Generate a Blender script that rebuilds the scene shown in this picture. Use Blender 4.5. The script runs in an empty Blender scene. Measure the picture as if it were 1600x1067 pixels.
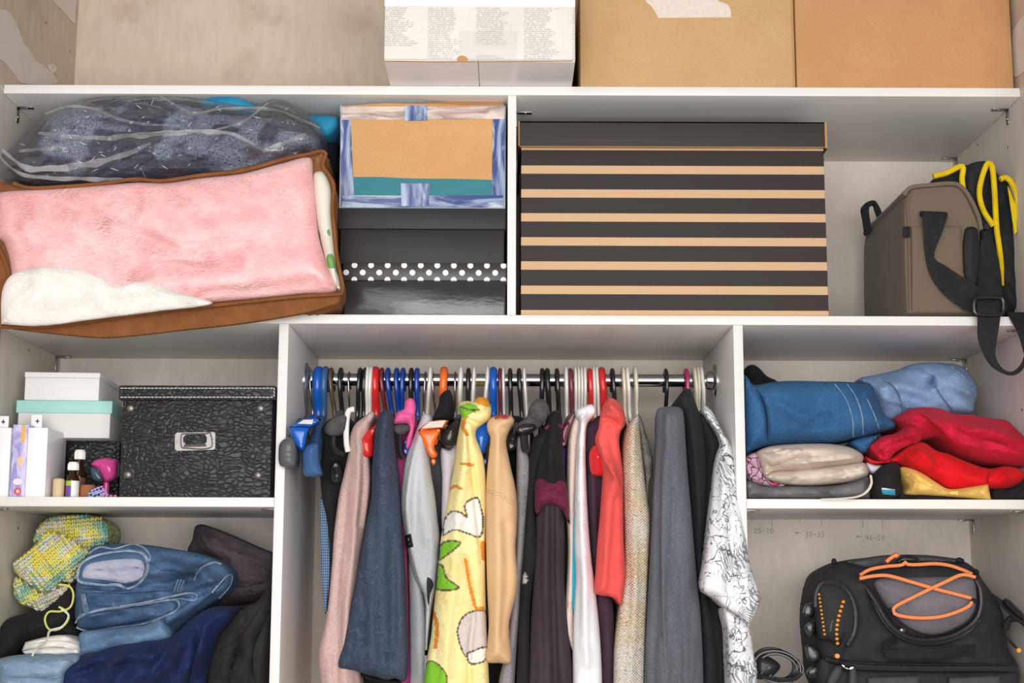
import bpy, bmesh, math, random
import numpy as np
from mathutils import Vector, Matrix, noise
from mathutils.geometry import delaunay_2d_cdt

random.seed(7)
SC = bpy.context.scene
COL = SC.collection

# ------------------------------------------------------------------ camera, light, exposure
FPX, PITCH, YAW, ROLL = 2352.09, 0.161738, 0.001394, 0.00287
CAM = np.array([-0.0025, -2.3209, 1.0])
_c, _s = math.cos(YAW), math.sin(YAW)
_F0 = np.array([_s, _c, 0.0]); _R0 = np.array([_c, -_s, 0.0]); _U0 = np.array([0, 0, 1.0])
FW = _F0 * math.cos(PITCH) + _U0 * math.sin(PITCH)
_U1 = _U0 * math.cos(PITCH) - _F0 * math.sin(PITCH)
RT = _R0 * math.cos(ROLL) + _U1 * math.sin(ROLL)
UP = _U1 * math.cos(ROLL) - _R0 * math.sin(ROLL)
cd = bpy.data.cameras.new('camera'); cam = bpy.data.objects.new('camera', cd); COL.objects.link(cam)
cd.sensor_width = 36; cd.lens = FPX * 36 / 1600; cd.clip_start = .05
cam.matrix_world = Matrix(((RT[0], UP[0], -FW[0], CAM[0]), (RT[1], UP[1], -FW[1], CAM[1]), (RT[2], UP[2], -FW[2], CAM[2]), (0, 0, 0, 1)))
SC.camera = cam

w = bpy.data.worlds.new('room_light'); SC.world = w; w.use_nodes = True
w.node_tree.nodes['Background'].inputs[0].default_value = (1.0, .985, .965, 1)
w.node_tree.nodes['Background'].inputs[1].default_value = .30


def area(name, loc, target, sx, sy, power, color=(1, .97, .93)):
    l = bpy.data.lights.new(name, 'AREA'); l.shape = 'RECTANGLE'; l.size = sx; l.size_y = sy; l.energy = power; l.color = color
    o = bpy.data.objects.new(name, l); COL.objects.link(o); o.location = loc
    o.rotation_euler = (Vector(target) - Vector(loc)).to_track_quat('-Z', 'Y').to_euler()
    return o


area('key_light', (-1.0, -2.9, 1.9), (0, .1, 1.3), 1.5, 1.2, 24, (1, .985, .965))  # added key light from upper left, unseen source, models the folds
area('room_light', (.25, -3.0, 1.08), (0, 0, 1.2), 2.2, 1.3, 92, (1, .985, .96))  # added low frontal fill that brightens the bays
SC.view_settings.view_transform = 'Standard'; SC.view_settings.look = 'None'
SC.view_settings.gamma = 1; SC.view_settings.use_curve_mapping = False
SC.view_settings.exposure = -0.16

# ------------------------------------------------------------------ measured layout (metres)
W = .8165; BACK = .375
Z1, Z2, Z3, TH = 1.794, 1.4207, 1.1349, .0147
XL, XR, DT = -.36365, .36191, .0151
ZB = .832; FLOOR = .06
RAILY, RAILR = .212, .0107


# ------------------------------------------------------------------ geometry helpers
def UA(P, Y):
    """points on the depth plane Y seen at photo positions P (both arrays)"""
    P = np.asarray(P, float); Y = np.broadcast_to(np.asarray(Y, float), (len(P),))
    d = FW[None] * FPX + RT[None] * (P[:, :1] - 800) + UP[None] * (533.5 - P[:, 1:2])
    t = (Y - CAM[1]) / d[:, 1]
    return CAM[None] + d * t[:, None]


def U(x, y, Y): return UA([(x, y)], Y)[0]


def UX(x, y, X):
    d = FW * FPX + RT * (x - 800) + UP * (533.5 - y)
    return CAM + d * ((X - CAM[0]) / d[0])


def zc(ox, oy, s): return lambda pts: [(ox + p[0] / s, oy + p[1] / s) + tuple(p[2:]) for p in pts]


def cr(pts, step=4.0, closed=True):
    """smooth curve through the points; a point with a third value 1 keeps its corner"""
    n = len(pts); P = [np.array(p[:2], float) for p in pts]; sh = [len(p) > 2 and p[2] == 1 for p in pts]
    out = []
    for i in range(n if closed else n - 1):
        a, b = P[i], P[(i + 1) % n]
        pa = P[(i - 1) % n] if (closed or i > 0) else a
        pb = P[(i + 2) % n] if (closed or i + 2 < n) else b
        L = np.linalg.norm(b - a)
        if L < 1e-6: continue
        la = max(np.linalg.norm(a - pa), 1e-6); lb = max(np.linalg.norm(pb - b), 1e-6)
        ma = (b - a) if sh[i] else (b - pa) * L / (L + la)
        mb = (b - a) if sh[(i + 1) % n] else (pb - a) * L / (L + lb)
        k = max(2, int(round(L / step)))
        for j in range(k):
            t = j / k
            out.append((2 * t**3 - 3 * t**2 + 1) * a + (t**3 - 2 * t**2 + t) * ma + (-2 * t**3 + 3 * t**2) * b + (t**3 - t**2) * mb)
    if not closed: out.append(P[-1])
    return np.array(out)


def inside(Q, poly):
    x, y = Q[:, 0], Q[:, 1]; r = np.zeros(len(Q), bool); n = len(poly)
    for i in range(n):
        x1, y1 = poly[i]; x2, y2 = poly[(i + 1) % n]
        if y1 == y2: continue
        c = ((y1 > y) != (y2 > y)) & (x < (x2 - x1) * (y - y1) / (y2 - y1) + x1)
        r ^= c
    return r


def segdist(Q, poly, closed=True):
    D = np.full(len(Q), 1e9); n = len(poly)
    for i in range(n if closed else n - 1):
        a = np.asarray(poly[i], float); b = np.asarray(poly[(i + 1) % n], float)
        ab = b - a; L = ab @ ab
        if L < 1e-9: continue
        t = np.clip(((Q - a) @ ab) / L, 0, 1)
        D = np.minimum(D, np.linalg.norm(Q - a - t[:, None] * ab, axis=1))
    return D


def lin(c): 
    c = np.asarray(c, float) / 255
    return np.where(c <= .04045, c / 12.92, ((c + .055) / 1.055) ** 2.4)


def nz(Q, sx, sy, ang, seed, ridged=False):
    ca, sa = math.cos(math.radians(ang)), math.sin(math.radians(ang))
    u = (Q[:, 0] * ca + Q[:, 1] * sa) / sx; v = (-Q[:, 0] * sa + Q[:, 1] * ca) / sy
    r = np.array([noise.noise((a, b, seed)) for a, b in zip(u, v)])
    return 1 - 2.2 * np.abs(r) if ridged else r


WRK = [1.0]


def lapfold(Q, pl, fw, fh):
    """an overlapping cloth edge: full height on one side of the line (right for fw > 0), falling away from it"""
    c = cr(pl, 5, False); best = np.full(len(Q), 1e9); sd = np.zeros(len(Q)); ar = np.zeros(len(Q)); n = len(c)
    for i in range(n - 1):
        a, b = c[i], c[i + 1]; ab = b - a; t = np.clip(((Q - a) @ ab) / (ab @ ab + 1e-9), 0, 1); v = Q - a - t[:, None] * ab
        dd = np.linalg.norm(v, axis=1); k = dd < best; best[k] = dd[k]; sd[k] = (ab[0] * (Q - a)[:, 1] - ab[1] * (Q - a)[:, 0])[k]; ar[k] = ((i + t) / (n - 1))[k]
    return fh * np.exp(-best / abs(fw)) * (sd * fw > 0) * np.sin(np.pi * np.clip(ar, .0, 1.0)) ** .4


def blob(out, Y, front=.02, rim=12, back=.1, brim=6, folds=(), wr=(), step=4.5, rest=None, paint=(), seed=0, cut=None, flat=False, back_rise=0, taper=1.0):
    """a soft solid with the given outline: edge at depth Y, rounded towards the front by `front`, reaching `back` behind.
    folds: (polyline, width, height); wr: (amplitude, length along, length across, angle[, ridged])"""
    O = np.array([p[:2] for p in out], float) if flat else cr(out, step)
    lo, hi = O.min(0), O.max(0)
    gx = np.arange(lo[0], hi[0] + step, step); gy = np.arange(lo[1], hi[1] + step, step * .87)
    G = np.array([(x + (step / 2 if j % 2 else 0), y) for j, y in enumerate(gy) for x in gx])
    G = G[inside(G, O)]
    nxt = np.roll(O, -1, 0) - np.roll(O, 1, 0); nrm = np.stack([-nxt[:, 1], nxt[:, 0]], 1); nrm /= np.linalg.norm(nrm, axis=1)[:, None] + 1e-9
    if ((np.roll(O, -1, 0) - O)[:, 0] * (O + np.roll(O, -1, 0))[:, 1]).sum() > 0: nrm = -nrm
    rings = []
    for dd in (.4, 1.05) if not flat else ():
        R = O + nrm * dd * step; R = R[inside(R, O)]
        if len(R): R = R[segdist(R, O) > dd * step * .93]
        keep = []
        for q in R:
            if not keep or np.hypot(*(q - keep[-1])) > step * .5: keep.append(q)
        if keep: rings.append(np.array(keep))
    if len(G): 
        dG = segdist(G, O); G = G[dG > step * (1.65 if rings else .55)]
    G = np.vstack([*rings, G]) if rings else G
    xe = []; m = len(O); laps = [cr(f_[0], step * .8, False) for f_ in folds if len(f_) > 3]
    for c in laps:
        if len(G): G = G[segdist(G, c, False) > step * .62]
    pts = np.vstack([O, G]) if len(G) else O
    for c in laps:
        t = np.gradient(c, axis=0); nn = np.stack([-t[:, 1], t[:, 0]], 1); nn /= np.linalg.norm(nn, axis=1)[:, None] + 1e-9
        for sg in (-.5, .6):
            q = c + nn * sg; q = q[inside(q, O)]
            if len(q): q = q[segdist(q, O) > 1.2]
            if len(q) < 2: continue
            b = len(pts); pts = np.vstack([pts, q]); xe += [(b + i, b + i + 1) for i in range(len(q) - 1) if np.hypot(*(q[i + 1] - q[i])) < step * 2]
    r = delaunay_2d_cdt([Vector(p) for p in pts], [(i, (i + 1) % m) for i in range(m)] + xe, [], 0, 1e-5)
    vv = np.array([tuple(v) for v in r[0]]); tri = np.array([f for f in r[2] if len(f) == 3])
    cen = vv[tri].mean(1); tri = tri[inside(cen, O)]
    a = vv[tri]; sgn = (a[:, 1, 0] - a[:, 0, 0]) * (a[:, 2, 1] - a[:, 0, 1]) - (a[:, 1, 1] - a[:, 0, 1]) * (a[:, 2, 0] - a[:, 0, 0])
    tri[sgn > 0] = tri[sgn > 0][:, ::-1]
    d = segdist(vv, O); d[d < 1e-3] = 0
    prof = lambda w: np.sqrt(np.clip(1 - (1 - np.clip(d / max(w, .1), 0, 1)) ** 2, 0, 1))
    Ye = Y(vv[:, 0], vv[:, 1]) if callable(Y) else np.full(len(vv), float(Y))
    disp = np.zeros(len(vv))
    for fo_ in folds:
        pl, fw, fh = fo_[:3]
        if len(fo_) > 3: disp += lapfold(vv, pl, fw, fh); continue
        c = cr(pl, 5, False); disp += fh * np.exp(-(segdist(vv, c, False) / fw) ** 2)
    for k, q in enumerate(wr):
        disp += WRK[0] * q[0] * nz(vv, q[1], q[2], q[3], seed * 3.7 + k * 11.3, len(q) > 4)
    Yf = Ye - front * prof(rim) - disp * np.clip(d / (rim * .6 + .1), 0, 1)
    fr = UA(vv, Yf)
    vb = vv.copy()
    if taper < 1:
        for yy in np.unique(np.round(vv[:, 1] / 6)):
            k = np.round(vv[:, 1] / 6) == yy; nb = np.abs(O[:, 1] - yy * 6) < 12
            if nb.any(): cx = (O[nb, 0].min() + O[nb, 0].max()) / 2; vb[k, 0] = cx + (vv[k, 0] - cx) * (1 - (1 - taper) * prof(brim * 3)[k])
    bk = UA(vb, Ye).copy(); bk[:, 1] = Ye + back * prof(brim); bk[:, 2] += back_rise * prof(brim)
    if rest is not None:
        k = bk[:, 2] < rest + .001; bk[k, 1] = np.minimum(bk[k, 1], Ye[k] + (np.maximum(-.004, Ye[k]) if min(Ye) < 0 else Ye[k] + .02) * 1.0 * np.clip(d[k] / 28, 0, 1) - Ye[k] * np.clip(d[k] / 28, 0, 1))
        for A in (fr, bk):
            k = A[:, 1] > -.0035; A[k, 2] = np.maximum(A[k, 2], rest + .001)
    n = len(vv); idx = np.arange(n) + n; b = d < 1e-6; idx[b] = np.arange(n)[b]
    V = np.vstack([fr, bk]); F = [tuple(t) for t in tri] + [tuple(idx[t][::-1]) for t in tri]
    C = None
    if paint:
        C = np.zeros((2 * n, 4))
        for q in paint:
            if q[0] == 'poly': mk = inside(vv, np.array(cr(q[1], 3)))
            elif q[0] == 'sharp': mk = inside(vv, np.array(q[1], float))
            else: mk = segdist(vv, cr(q[1], 4, False), False) < q[3]
            C[:n][mk] = np.append(lin(q[2]), 1)
    return V, F, C


def merge(parts):
    V, F, C, o = [], [], [], 0
    anyc = any(len(p) > 2 and p[2] is not None for p in parts)
    for p in parts:
        v = np.asarray(p[0], float); V.append(v); F += [tuple(i + o for i in f) for f in p[1]]; o += len(v)
        if anyc: C.append(p[2] if len(p) > 2 and p[2] is not None else np.zeros((len(v), 4)))
    return np.vstack(V), F, (np.vstack(C) if anyc else None)


def clean(V, F):
    used = np.zeros(len(V), bool)
    for f in F: used[list(f)] = True
    mp = np.cumsum(used) - 1
    return used, [tuple(int(mp[i]) for i in f) for f in F]


def wloc(o):
    l = Vector(o.location)
    while o.parent: o = o.parent; l = l + Vector(o.location)
    return l


def obj(name, geo, mat, parent=None, angle=40, at=None, kind=None):
    V = np.asarray(geo[0], float); F = geo[1]; C = geo[2] if len(geo) > 2 else None
    used, F = clean(V, F); V = V[used]
    if C is not None: C = C[used]
    lo, hi = V.min(0), V.max(0)
    org = np.array(at) if at is not None else np.array([(lo[0] + hi[0]) / 2, (lo[1] + hi[1]) / 2, lo[2]])
    me = bpy.data.meshes.new(name); me.from_pydata((V - org).tolist(), [], F); me.update()
    me.polygons.foreach_set('use_smooth', [angle > 0] * len(me.polygons))
    if 0 < angle < 180: me.set_sharp_from_angle(angle=math.radians(angle))
    if C is not None:
        ca = me.color_attributes.new('Col', 'FLOAT_COLOR', 'POINT'); ca.data.foreach_set('color', C.astype(np.float32).ravel())
    me.materials.append(mat)
    o = bpy.data.objects.new(name, me); COL.objects.link(o)
    o.location = org if parent is None else Vector(org) - wloc(parent)
    if parent is not None: o.parent = parent
    if kind: o['kind'] = kind
    return o


def tag(o, label, cat, group=None):
    o['label'] = label; o['category'] = cat
    if group: o['group'] = group
    return o


def thing(name, label, cat, loc, group=None):
    o = bpy.data.objects.new(name, None); COL.objects.link(o); o.location = loc; o.empty_display_size = .02
    return tag(o, label, cat, group)


def struct(name, geo, mat, angle=40):
    o = obj(name, geo, mat, angle=angle); o['kind'] = 'structure'; return o


def bx(x0, x1, y0, y1, z0, z1, bev=0.0, rot=0.0, seg=2, pivot=None):
    bm = bmesh.new(); bmesh.ops.create_cube(bm, size=1)
    for v in bm.verts:
        v.co = Vector((x0 + (v.co.x + .5) * (x1 - x0), y0 + (v.co.y + .5) * (y1 - y0), z0 + (v.co.z + .5) * (z1 - z0)))
    if bev: bmesh.ops.bevel(bm, geom=list(bm.edges), offset=bev, segments=seg, affect='EDGES', profile=.5)
    if rot:
        p = Vector(pivot) if pivot is not None else Vector(((x0 + x1) / 2, (y0 + y1) / 2, 0))
        bmesh.ops.rotate(bm, verts=bm.verts, cent=p, matrix=Matrix.Rotation(math.radians(rot), 3, 'Z'))
    bm.verts.index_update(); bm.normal_update()
    V = np.array([tuple(v.co) for v in bm.verts]); F = [tuple(v.index for v in f.verts) for f in bm.faces]; bm.free()
    return V, F


def pbox(a, b, c, d, Y, depth, z0=None, bev=.0015, rot=0):
    """box whose front face spans photo x a..c, y b..d at depth Y"""
    mx = (a + c) / 2; my = (b + d) / 2
    p = U(a, my, Y); q = U(c, my, Y); t = U(mx, b, Y)[2]; bt = U(mx, d, Y)[2] if z0 is None else z0
    return bx(p[0], q[0], Y, Y + depth, bt, t, bev, rot)


def frames(P, n0=None):
    T = np.gradient(P, axis=0); T /= np.linalg.norm(T, axis=1)[:, None] + 1e-12
    n = np.cross(T[0], [0, 0, 1.]); 
    if np.linalg.norm(n) < 1e-3: n = np.cross(T[0], [1., 0, 0])
    if n0 is not None: n = np.array(n0, float)
    n /= np.linalg.norm(n); N = [n]
    for i in range(1, len(P)):
        n = N[-1] - T[i] * (N[-1] @ T[i]); N.append(n / (np.linalg.norm(n) + 1e-12))
    N = np.array(N); return T, N, np.cross(T, N)


def tube(P, r, n=8, closed=False, flat=1.0, n0=None):
    P = np.asarray(P, float); m = len(P); r = np.broadcast_to(np.asarray(r, float), (m,))
    T, N, B = frames(P, n0); V = []
    for i in range(m):
        for k in range(n):
            a = 2 * math.pi * k / n; V.append(P[i] + r[i] * (math.cos(a) * N[i] + flat * math.sin(a) * B[i]))
    F = []
    for i in range(m if closed else m - 1):
        j = (i + 1) % m
        for k in range(n):
            l = (k + 1) % n; F.append((i * n + k, i * n + l, j * n + l, j * n + k))
    if not closed: F += [tuple(range(n))[::-1], tuple((m - 1) * n + k for k in range(n))]
    return np.array(V), F


def spline3(P, k=8):
    P = [np.array(p, float) for p in P]; out = []
    for i in range(len(P) - 1):
        a, b = P[i], P[i + 1]; ma = (b - P[i - 1]) / 2 if i else b - a; mb = (P[i + 2] - a) / 2 if i + 2 < len(P) else b - a
        for j in range(k):
            t = j / k; out.append((2 * t**3 - 3 * t**2 + 1) * a + (t**3 - 2 * t**2 + t) * ma + (-2 * t**3 + 3 * t**2) * b + (t**3 - t**2) * mb)
    out.append(P[-1]); return np.array(out)


def ptube(pts, Y, r, n=8, step=5):
    """tube through photo points at depth Y (number, or one per point as third value)"""
    if len(pts[0]) > 2: return tube(spline3([U(*p) for p in pts], 6), r, n)
    return tube(UA(cr(pts, step, False), Y), r, n)


def lathe(prof, c, n=24, axis='z'):
    V, F = [], []
    for r, z in prof:
        for k in range(n):
            a = 2 * math.pi * k / n; x, y = r * math.cos(a), r * math.sin(a)
            V.append({'z': (c[0] + x, c[1] + y, c[2] + z), 'y': (c[0] + x, c[1] + z, c[2] + y), 'x': (c[0] + z, c[1] + x, c[2] + y)}[axis])
    m = len(prof)
    for i in range(m - 1):
        for k in range(n):
            l = (k + 1) % n; f = (i * n + k, i * n + l, (i + 1) * n + l, (i + 1) * n + k)
            F.append(f if axis != 'y' else f[::-1])
    F += [tuple(range(n))[::-1], tuple((m - 1) * n + k for k in range(n))]
    return np.array(V), F


def ribbon(A, B, thick, nrm=None):
    """strap between the two edge curves A and B (3-D, same length)"""
    A = np.asarray(A, float); B = np.asarray(B, float); m = len(A); V = []
    T = np.gradient((A + B) / 2, axis=0)
    for i in range(m):
        n = np.cross(B[i] - A[i], T[i]); n = n / (np.linalg.norm(n) + 1e-9) * thick / 2
        V += [A[i] - n, B[i] - n, B[i] + n, A[i] + n]
    F = []
    for i in range(m - 1):
        a, b = i * 4, i * 4 + 4
        for k in range(4): F.append((a + k, a + (k + 1) % 4, b + (k + 1) % 4, b + k))
    F += [(3, 2, 1, 0), tuple(4 * (m - 1) + k for k in range(4))]
    return np.array(V), F


def prib(L, R, Y, thick=.002, k=6):
    """strap from its two photo edges; Y is one number or one per point"""
    Ys = Y if hasattr(Y, '__len__') else [Y] * len(L)
    return ribbon(spline3([U(p[0], p[1], y) for p, y in zip(L, Ys)], k), spline3([U(p[0], p[1], y) for p, y in zip(R, Ys)], k), thick)


def plate(pts, th, dirv):
    """flat polygon (3-D points) with thickness th along dirv"""
    P = np.asarray(pts, float); d = np.asarray(dirv, float) * th; n = len(P)
    V = np.vstack([P, P + d]); F = [tuple(range(n)), tuple(range(n, 2 * n))[::-1]] + [(i, i + n, (i + 1) % n + n, (i + 1) % n) for i in range(n)]
    return V, F


def pplate(pts, Y, th, smooth=True, step=5):
    P = cr(pts, step) if smooth else np.array([p[:2] for p in pts], float)
    return plate(UA(P, Y), th, (0, 1, 0))


from mathutils.bvhtree import BVHTree


class Surf:
    """finds the surface of built objects in front of a sight line, so that seams, bands and labels lie on them"""
    def __init__(s, *objs):
        s.t = []
        for o in objs:
            w = wloc(o); s.t.append(BVHTree.FromPolygons([v.co + w for v in o.data.vertices], [tuple(p.vertices) for p in o.data.polygons]))
    def hit(s, x, y):
        d = Vector(FW * FPX + RT * (x - 800) + UP * (533.5 - y)).normalized(); best = None
        for t in s.t:
            h = t.ray_cast(Vector(CAM), d)
            if h[0] is not None and (best is None or h[0].y < best): best = h[0].y
        return best
    def ys(s, P):
        r = [s.hit(p[0], p[1]) for p in P]; ok = [v for v in r if v is not None]; m = max(ok) if ok else .05; out = []; last = None
        for v in r:
            out.append(v if v is not None else last); last = out[-1] if out[-1] is not None else last
        nxt = next((v for v in out if v is not None), m)
        return np.array([nxt if v is None else v for v in out])
    def y(s, off): return lambda x, y: s.ys(np.stack([x, y], 1)) - off
    def line(s, pts, r, off=0.0, n=6, step=4):
        c = cr(pts, step, False); Y = s.ys(c); Y = np.convolve(np.pad(Y, 1, 'edge'), [.25, .5, .25], 'valid'); return tube(UA(c, Y - off), r, n)


# ------------------------------------------------------------------ material helpers
class Ex:
    def __init__(s, m, k): s.m, s.k = m, k
    def _op(s, op, b=None, c=None):
        n = s.m.nt.nodes.new('ShaderNodeMath'); n.operation = op
        for i, v in enumerate((s, b, c)):
            if v is None: continue
            if isinstance(v, Ex): s.m.nt.links.new(v.k, n.inputs[i])
            else: n.inputs[i].default_value = v
        return Ex(s.m, n.outputs[0])
    def __add__(s, b): return s._op('ADD', b)
    def __sub__(s, b): return s._op('SUBTRACT', b)
    def __mul__(s, b): return s._op('MULTIPLY', b)
    def __truediv__(s, b): return s._op('DIVIDE', b)
    def gt(s, b): return s._op('GREATER_THAN', b)
    def lt(s, b): return s._op('LESS_THAN', b)
    def fract(s): return s._op('FRACT')
    def floor(s): return s._op('FLOOR')
    def sin(s): return s._op('SINE')
    def abs(s): return s._op('ABSOLUTE')
    def sqrt(s): return s._op('SQRT')
    def max(s, b): return s._op('MAXIMUM', b)
    def min(s, b): return s._op('MINIMUM', b)
    def ramp(s, a, b):
        n = s.m.nt.nodes.new('ShaderNodeMapRange'); s.m.nt.links.new(s.k, n.inputs[0])
        n.inputs[1].default_value = a; n.inputs[2].default_value = b; return Ex(s.m, n.outputs[0])


class Mat:
    def __init__(s, name, rough=.6, metal=0, spec=.5, sheen=0):
        s.mat = bpy.data.materials.new(name); s.mat.use_nodes = True; s.nt = s.mat.node_tree
        s.b = s.nt.nodes['Principled BSDF']; s.b.inputs['Roughness'].default_value = rough; s.b.inputs['Metallic'].default_value = metal
        s.b.inputs['Specular IOR Level'].default_value = spec; s.b.inputs['Sheen Weight'].default_value = sheen
        s.tc = s.nt.nodes.new('ShaderNodeTexCoord'); s._nrm = None
        sp = s.nt.nodes.new('ShaderNodeSeparateXYZ'); s.nt.links.new(s.tc.outputs['Object'], sp.inputs[0])
        s.x, s.y, s.z = (Ex(s, sp.outputs[i]) for i in range(3))
    def vec(s, x, y, z):
        n = s.nt.nodes.new('ShaderNodeCombineXYZ')
        for i, v in enumerate((x, y, z)):
            if isinstance(v, Ex): s.nt.links.new(v.k, n.inputs[i])
            else: n.inputs[i].default_value = v
        return n.outputs[0]
    def coord(s, sc):
        n = s.nt.nodes.new('ShaderNodeMapping'); s.nt.links.new(s.tc.outputs['Object'], n.inputs[0])
        n.inputs['Scale'].default_value = sc if hasattr(sc, '__len__') else (sc,) * 3; return n.outputs[0]
    def noise(s, sc, detail=3, dist=0, vec=None, rough=.55):
        n = s.nt.nodes.new('ShaderNodeTexNoise'); s.nt.links.new(vec or s.coord(sc), n.inputs['Vector'])
        n.inputs['Scale'].default_value = 1; n.inputs['Detail'].default_value = detail; n.inputs['Distortion'].default_value = dist
        n.inputs['Roughness'].default_value = rough; return Ex(s, n.outputs[0])
    def voro(s, sc, feature='F1', out='Distance', vec=None, rnd=1.0):
        n = s.nt.nodes.new('ShaderNodeTexVoronoi'); n.feature = feature; s.nt.links.new(vec or s.coord(sc), n.inputs['Vector'])
        n.inputs['Scale'].default_value = 1; n.inputs['Randomness'].default_value = rnd; return Ex(s, n.outputs[out])
    def mix(s, f, a, b):
        n = s.nt.nodes.new('ShaderNodeMix'); n.data_type = 'RGBA'
        if isinstance(f, Ex): s.nt.links.new(f.k, n.inputs[0])
        else: n.inputs[0].default_value = f
        for i, v in ((6, a), (7, b)):
            if isinstance(v, (tuple, list)): n.inputs[i].default_value = (*lin(v), 1)
            else: s.nt.links.new(v, n.inputs[i])
        return n.outputs[2]
    def base(s, c, paint=False):
        if paint:
            a = s.nt.nodes.new('ShaderNodeAttribute'); a.attribute_name = 'Col'
            c = s.mix(Ex(s, a.outputs['Alpha']), c, a.outputs['Color'])
        if isinstance(c, (tuple, list)): s.b.inputs['Base Color'].default_value = (*lin(c), 1)
        else: s.nt.links.new(c, s.b.inputs['Base Color'])
        return s
    def bump(s, e, strength=.5, dist=.001):
        n = s.nt.nodes.new('ShaderNodeBump'); n.inputs['Strength'].default_value = strength; n.inputs['Distance'].default_value = dist
        s.nt.links.new(e.k, n.inputs['Height'])
        if s._nrm: s.nt.links.new(s._nrm, n.inputs['Normal'])
        s._nrm = n.outputs[0]; s.nt.links.new(s._nrm, s.b.inputs['Normal']); return s
    def rough(s, e): s.nt.links.new(e.k, s.b.inputs['Roughness']); return s


def plain(name, c, rough=.5, metal=0, var=.06, sc=60, bump=0, bsc=300, spec=.5):
    m = Mat(name, rough, metal, spec); c = np.array(c, float)
    m.base(m.mix(m.noise(sc, 4), tuple(c * (1 - var)), tuple(np.minimum(c * (1 + var), 255))))
    if bump: m.bump(m.noise(bsc, 3), bump, .001)
    return m.mat


def fabric(name, c, c2=None, sc=(40, 40, 40), fine=500, bump=.4, rough=.92, sheen=.15, fvar=.1, paint=False, stretch=(1, 1, 1)):
    m = Mat(name, rough, 0, .2, sheen * .12); c = np.array(c, float); c2 = c * .9 if c2 is None else np.array(c2, float)
    big = m.mix(m.noise(sc, 4).ramp(.35, .65), tuple(c), tuple(c2))
    f = m.noise(tuple(fine * k for k in stretch), 3)
    n = m.nt.nodes.new('ShaderNodeMix'); n.data_type = 'RGBA'; n.blend_type = 'MULTIPLY'; n.inputs[0].default_value = 1
    g = m.nt.nodes.new('ShaderNodeMapRange'); m.nt.links.new(f.k, g.inputs[0]); g.inputs[1].default_value = .3; g.inputs[2].default_value = .7
    g.inputs[3].default_value = 1 - fvar; g.inputs[4].default_value = 1 + fvar
    cx = m.nt.nodes.new('ShaderNodeCombineColor')
    for i in range(3): m.nt.links.new(g.outputs[0], cx.inputs[i])
    m.nt.links.new(big, n.inputs[6]); m.nt.links.new(cx.outputs[0], n.inputs[7])
    m.base(n.outputs[2], paint); m.bump(f, bump, .0012); m.bump(m.noise(70, 3), .25, .004)
    return m.mat


def denim(name, c, c2, paint=False):
    return fabric(name, c, c2, (16, 16, 16), 900, .5, .9, .1, .28, paint, (1, 1, .35))

def Yat(x, y, z):
    """depth at which the sight line through photo point x, y meets height z"""
    d = FW * FPX + RT * (x - 800) + UP * (533.5 - y); return (CAM + d * ((z - CAM[2]) / d[2]))[1]


# ------------------------------------------------------------------ the setting
m = Mat('grey_beige_wallpaper', .9, 0, .2)
n1 = m.noise((4, 4, 4), 4); n2 = m.noise((60, 60, 20), 4); n3 = m.noise((900, 900, 900), 2)
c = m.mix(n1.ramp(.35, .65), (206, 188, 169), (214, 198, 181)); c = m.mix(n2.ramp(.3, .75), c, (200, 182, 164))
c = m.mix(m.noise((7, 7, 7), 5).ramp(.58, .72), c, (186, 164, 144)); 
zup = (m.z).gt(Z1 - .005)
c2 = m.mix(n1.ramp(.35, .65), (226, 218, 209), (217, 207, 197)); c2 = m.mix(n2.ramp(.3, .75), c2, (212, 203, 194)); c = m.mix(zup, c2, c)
m.base(c); m.bump(n3, .12, .0006); m.bump(n2, .1, .001)
WALLM = m.mat
PLAST = plain('white_plaster', (222, 212, 203), .95, var=.04, sc=30, bump=.3, bsc=120)
wall_back = struct('wall_back', bx(-W - .05, W + .05, BACK, BACK + .03, 0, 2.25), WALLM, 0)
wall_left = struct('wall_left', bx(-W - .05, -W, -.3, BACK, 0, 2.25), WALLM, 0)
wall_right = struct('wall_right', bx(W, W + .05, -.3, BACK, 0, 2.25), WALLM, 0)
struct('floor', bx(-W - .05, W + .05, -1.2, BACK + .03, -.03, 0), plain('oak_floor', (170, 130, 95), .5), 0)

struct('wall_front_left', bx(-W - 1.6, -W - .05, -.3, -.25, 0, 2.25), WALLM, 0)
struct('wall_front_right', bx(W + .05, W + 1.6, -.3, -.25, 0, 2.25), WALLM, 0)


def wallpatch(pts, side, wall):
    P = np.array([UX(p[0], p[1], side * (W - .0004)) for p in cr(pts, 4)])
    P[:, 1] = np.minimum(P[:, 1], BACK - .002)
    obj('plaster_patch', plate(P, .0012, (-side, 0, 0)), PLAST, wall, 0)


zt = zc(0, 0, 2.963)
wallpatch(zt([(-40, 60), (20, 45), (55, 75), (90, 150), (110, 200), (140, 240), (165, 280), (200, 305), (245, 345), (262, 385), (100, 385), (70, 350), (20, 290), (-40, 240)]), -1, wall_left)
wallpatch(zt([(225, 300), (245, 295), (262, 322), (240, 338)]), -1, wall_left)
wallpatch(zt([(240, -40), (345, -40), (347, 60), (344, 108), (318, 85), (285, 45), (255, 15)]), -1, wall_left)
wallpatch([(1583, 52), (1589, 40), (1600, 25), (1630, 22), (1630, 70), (1612, 95), (1600, 112), (1586, 120), (1582, 100)], 1, wall_right)

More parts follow.
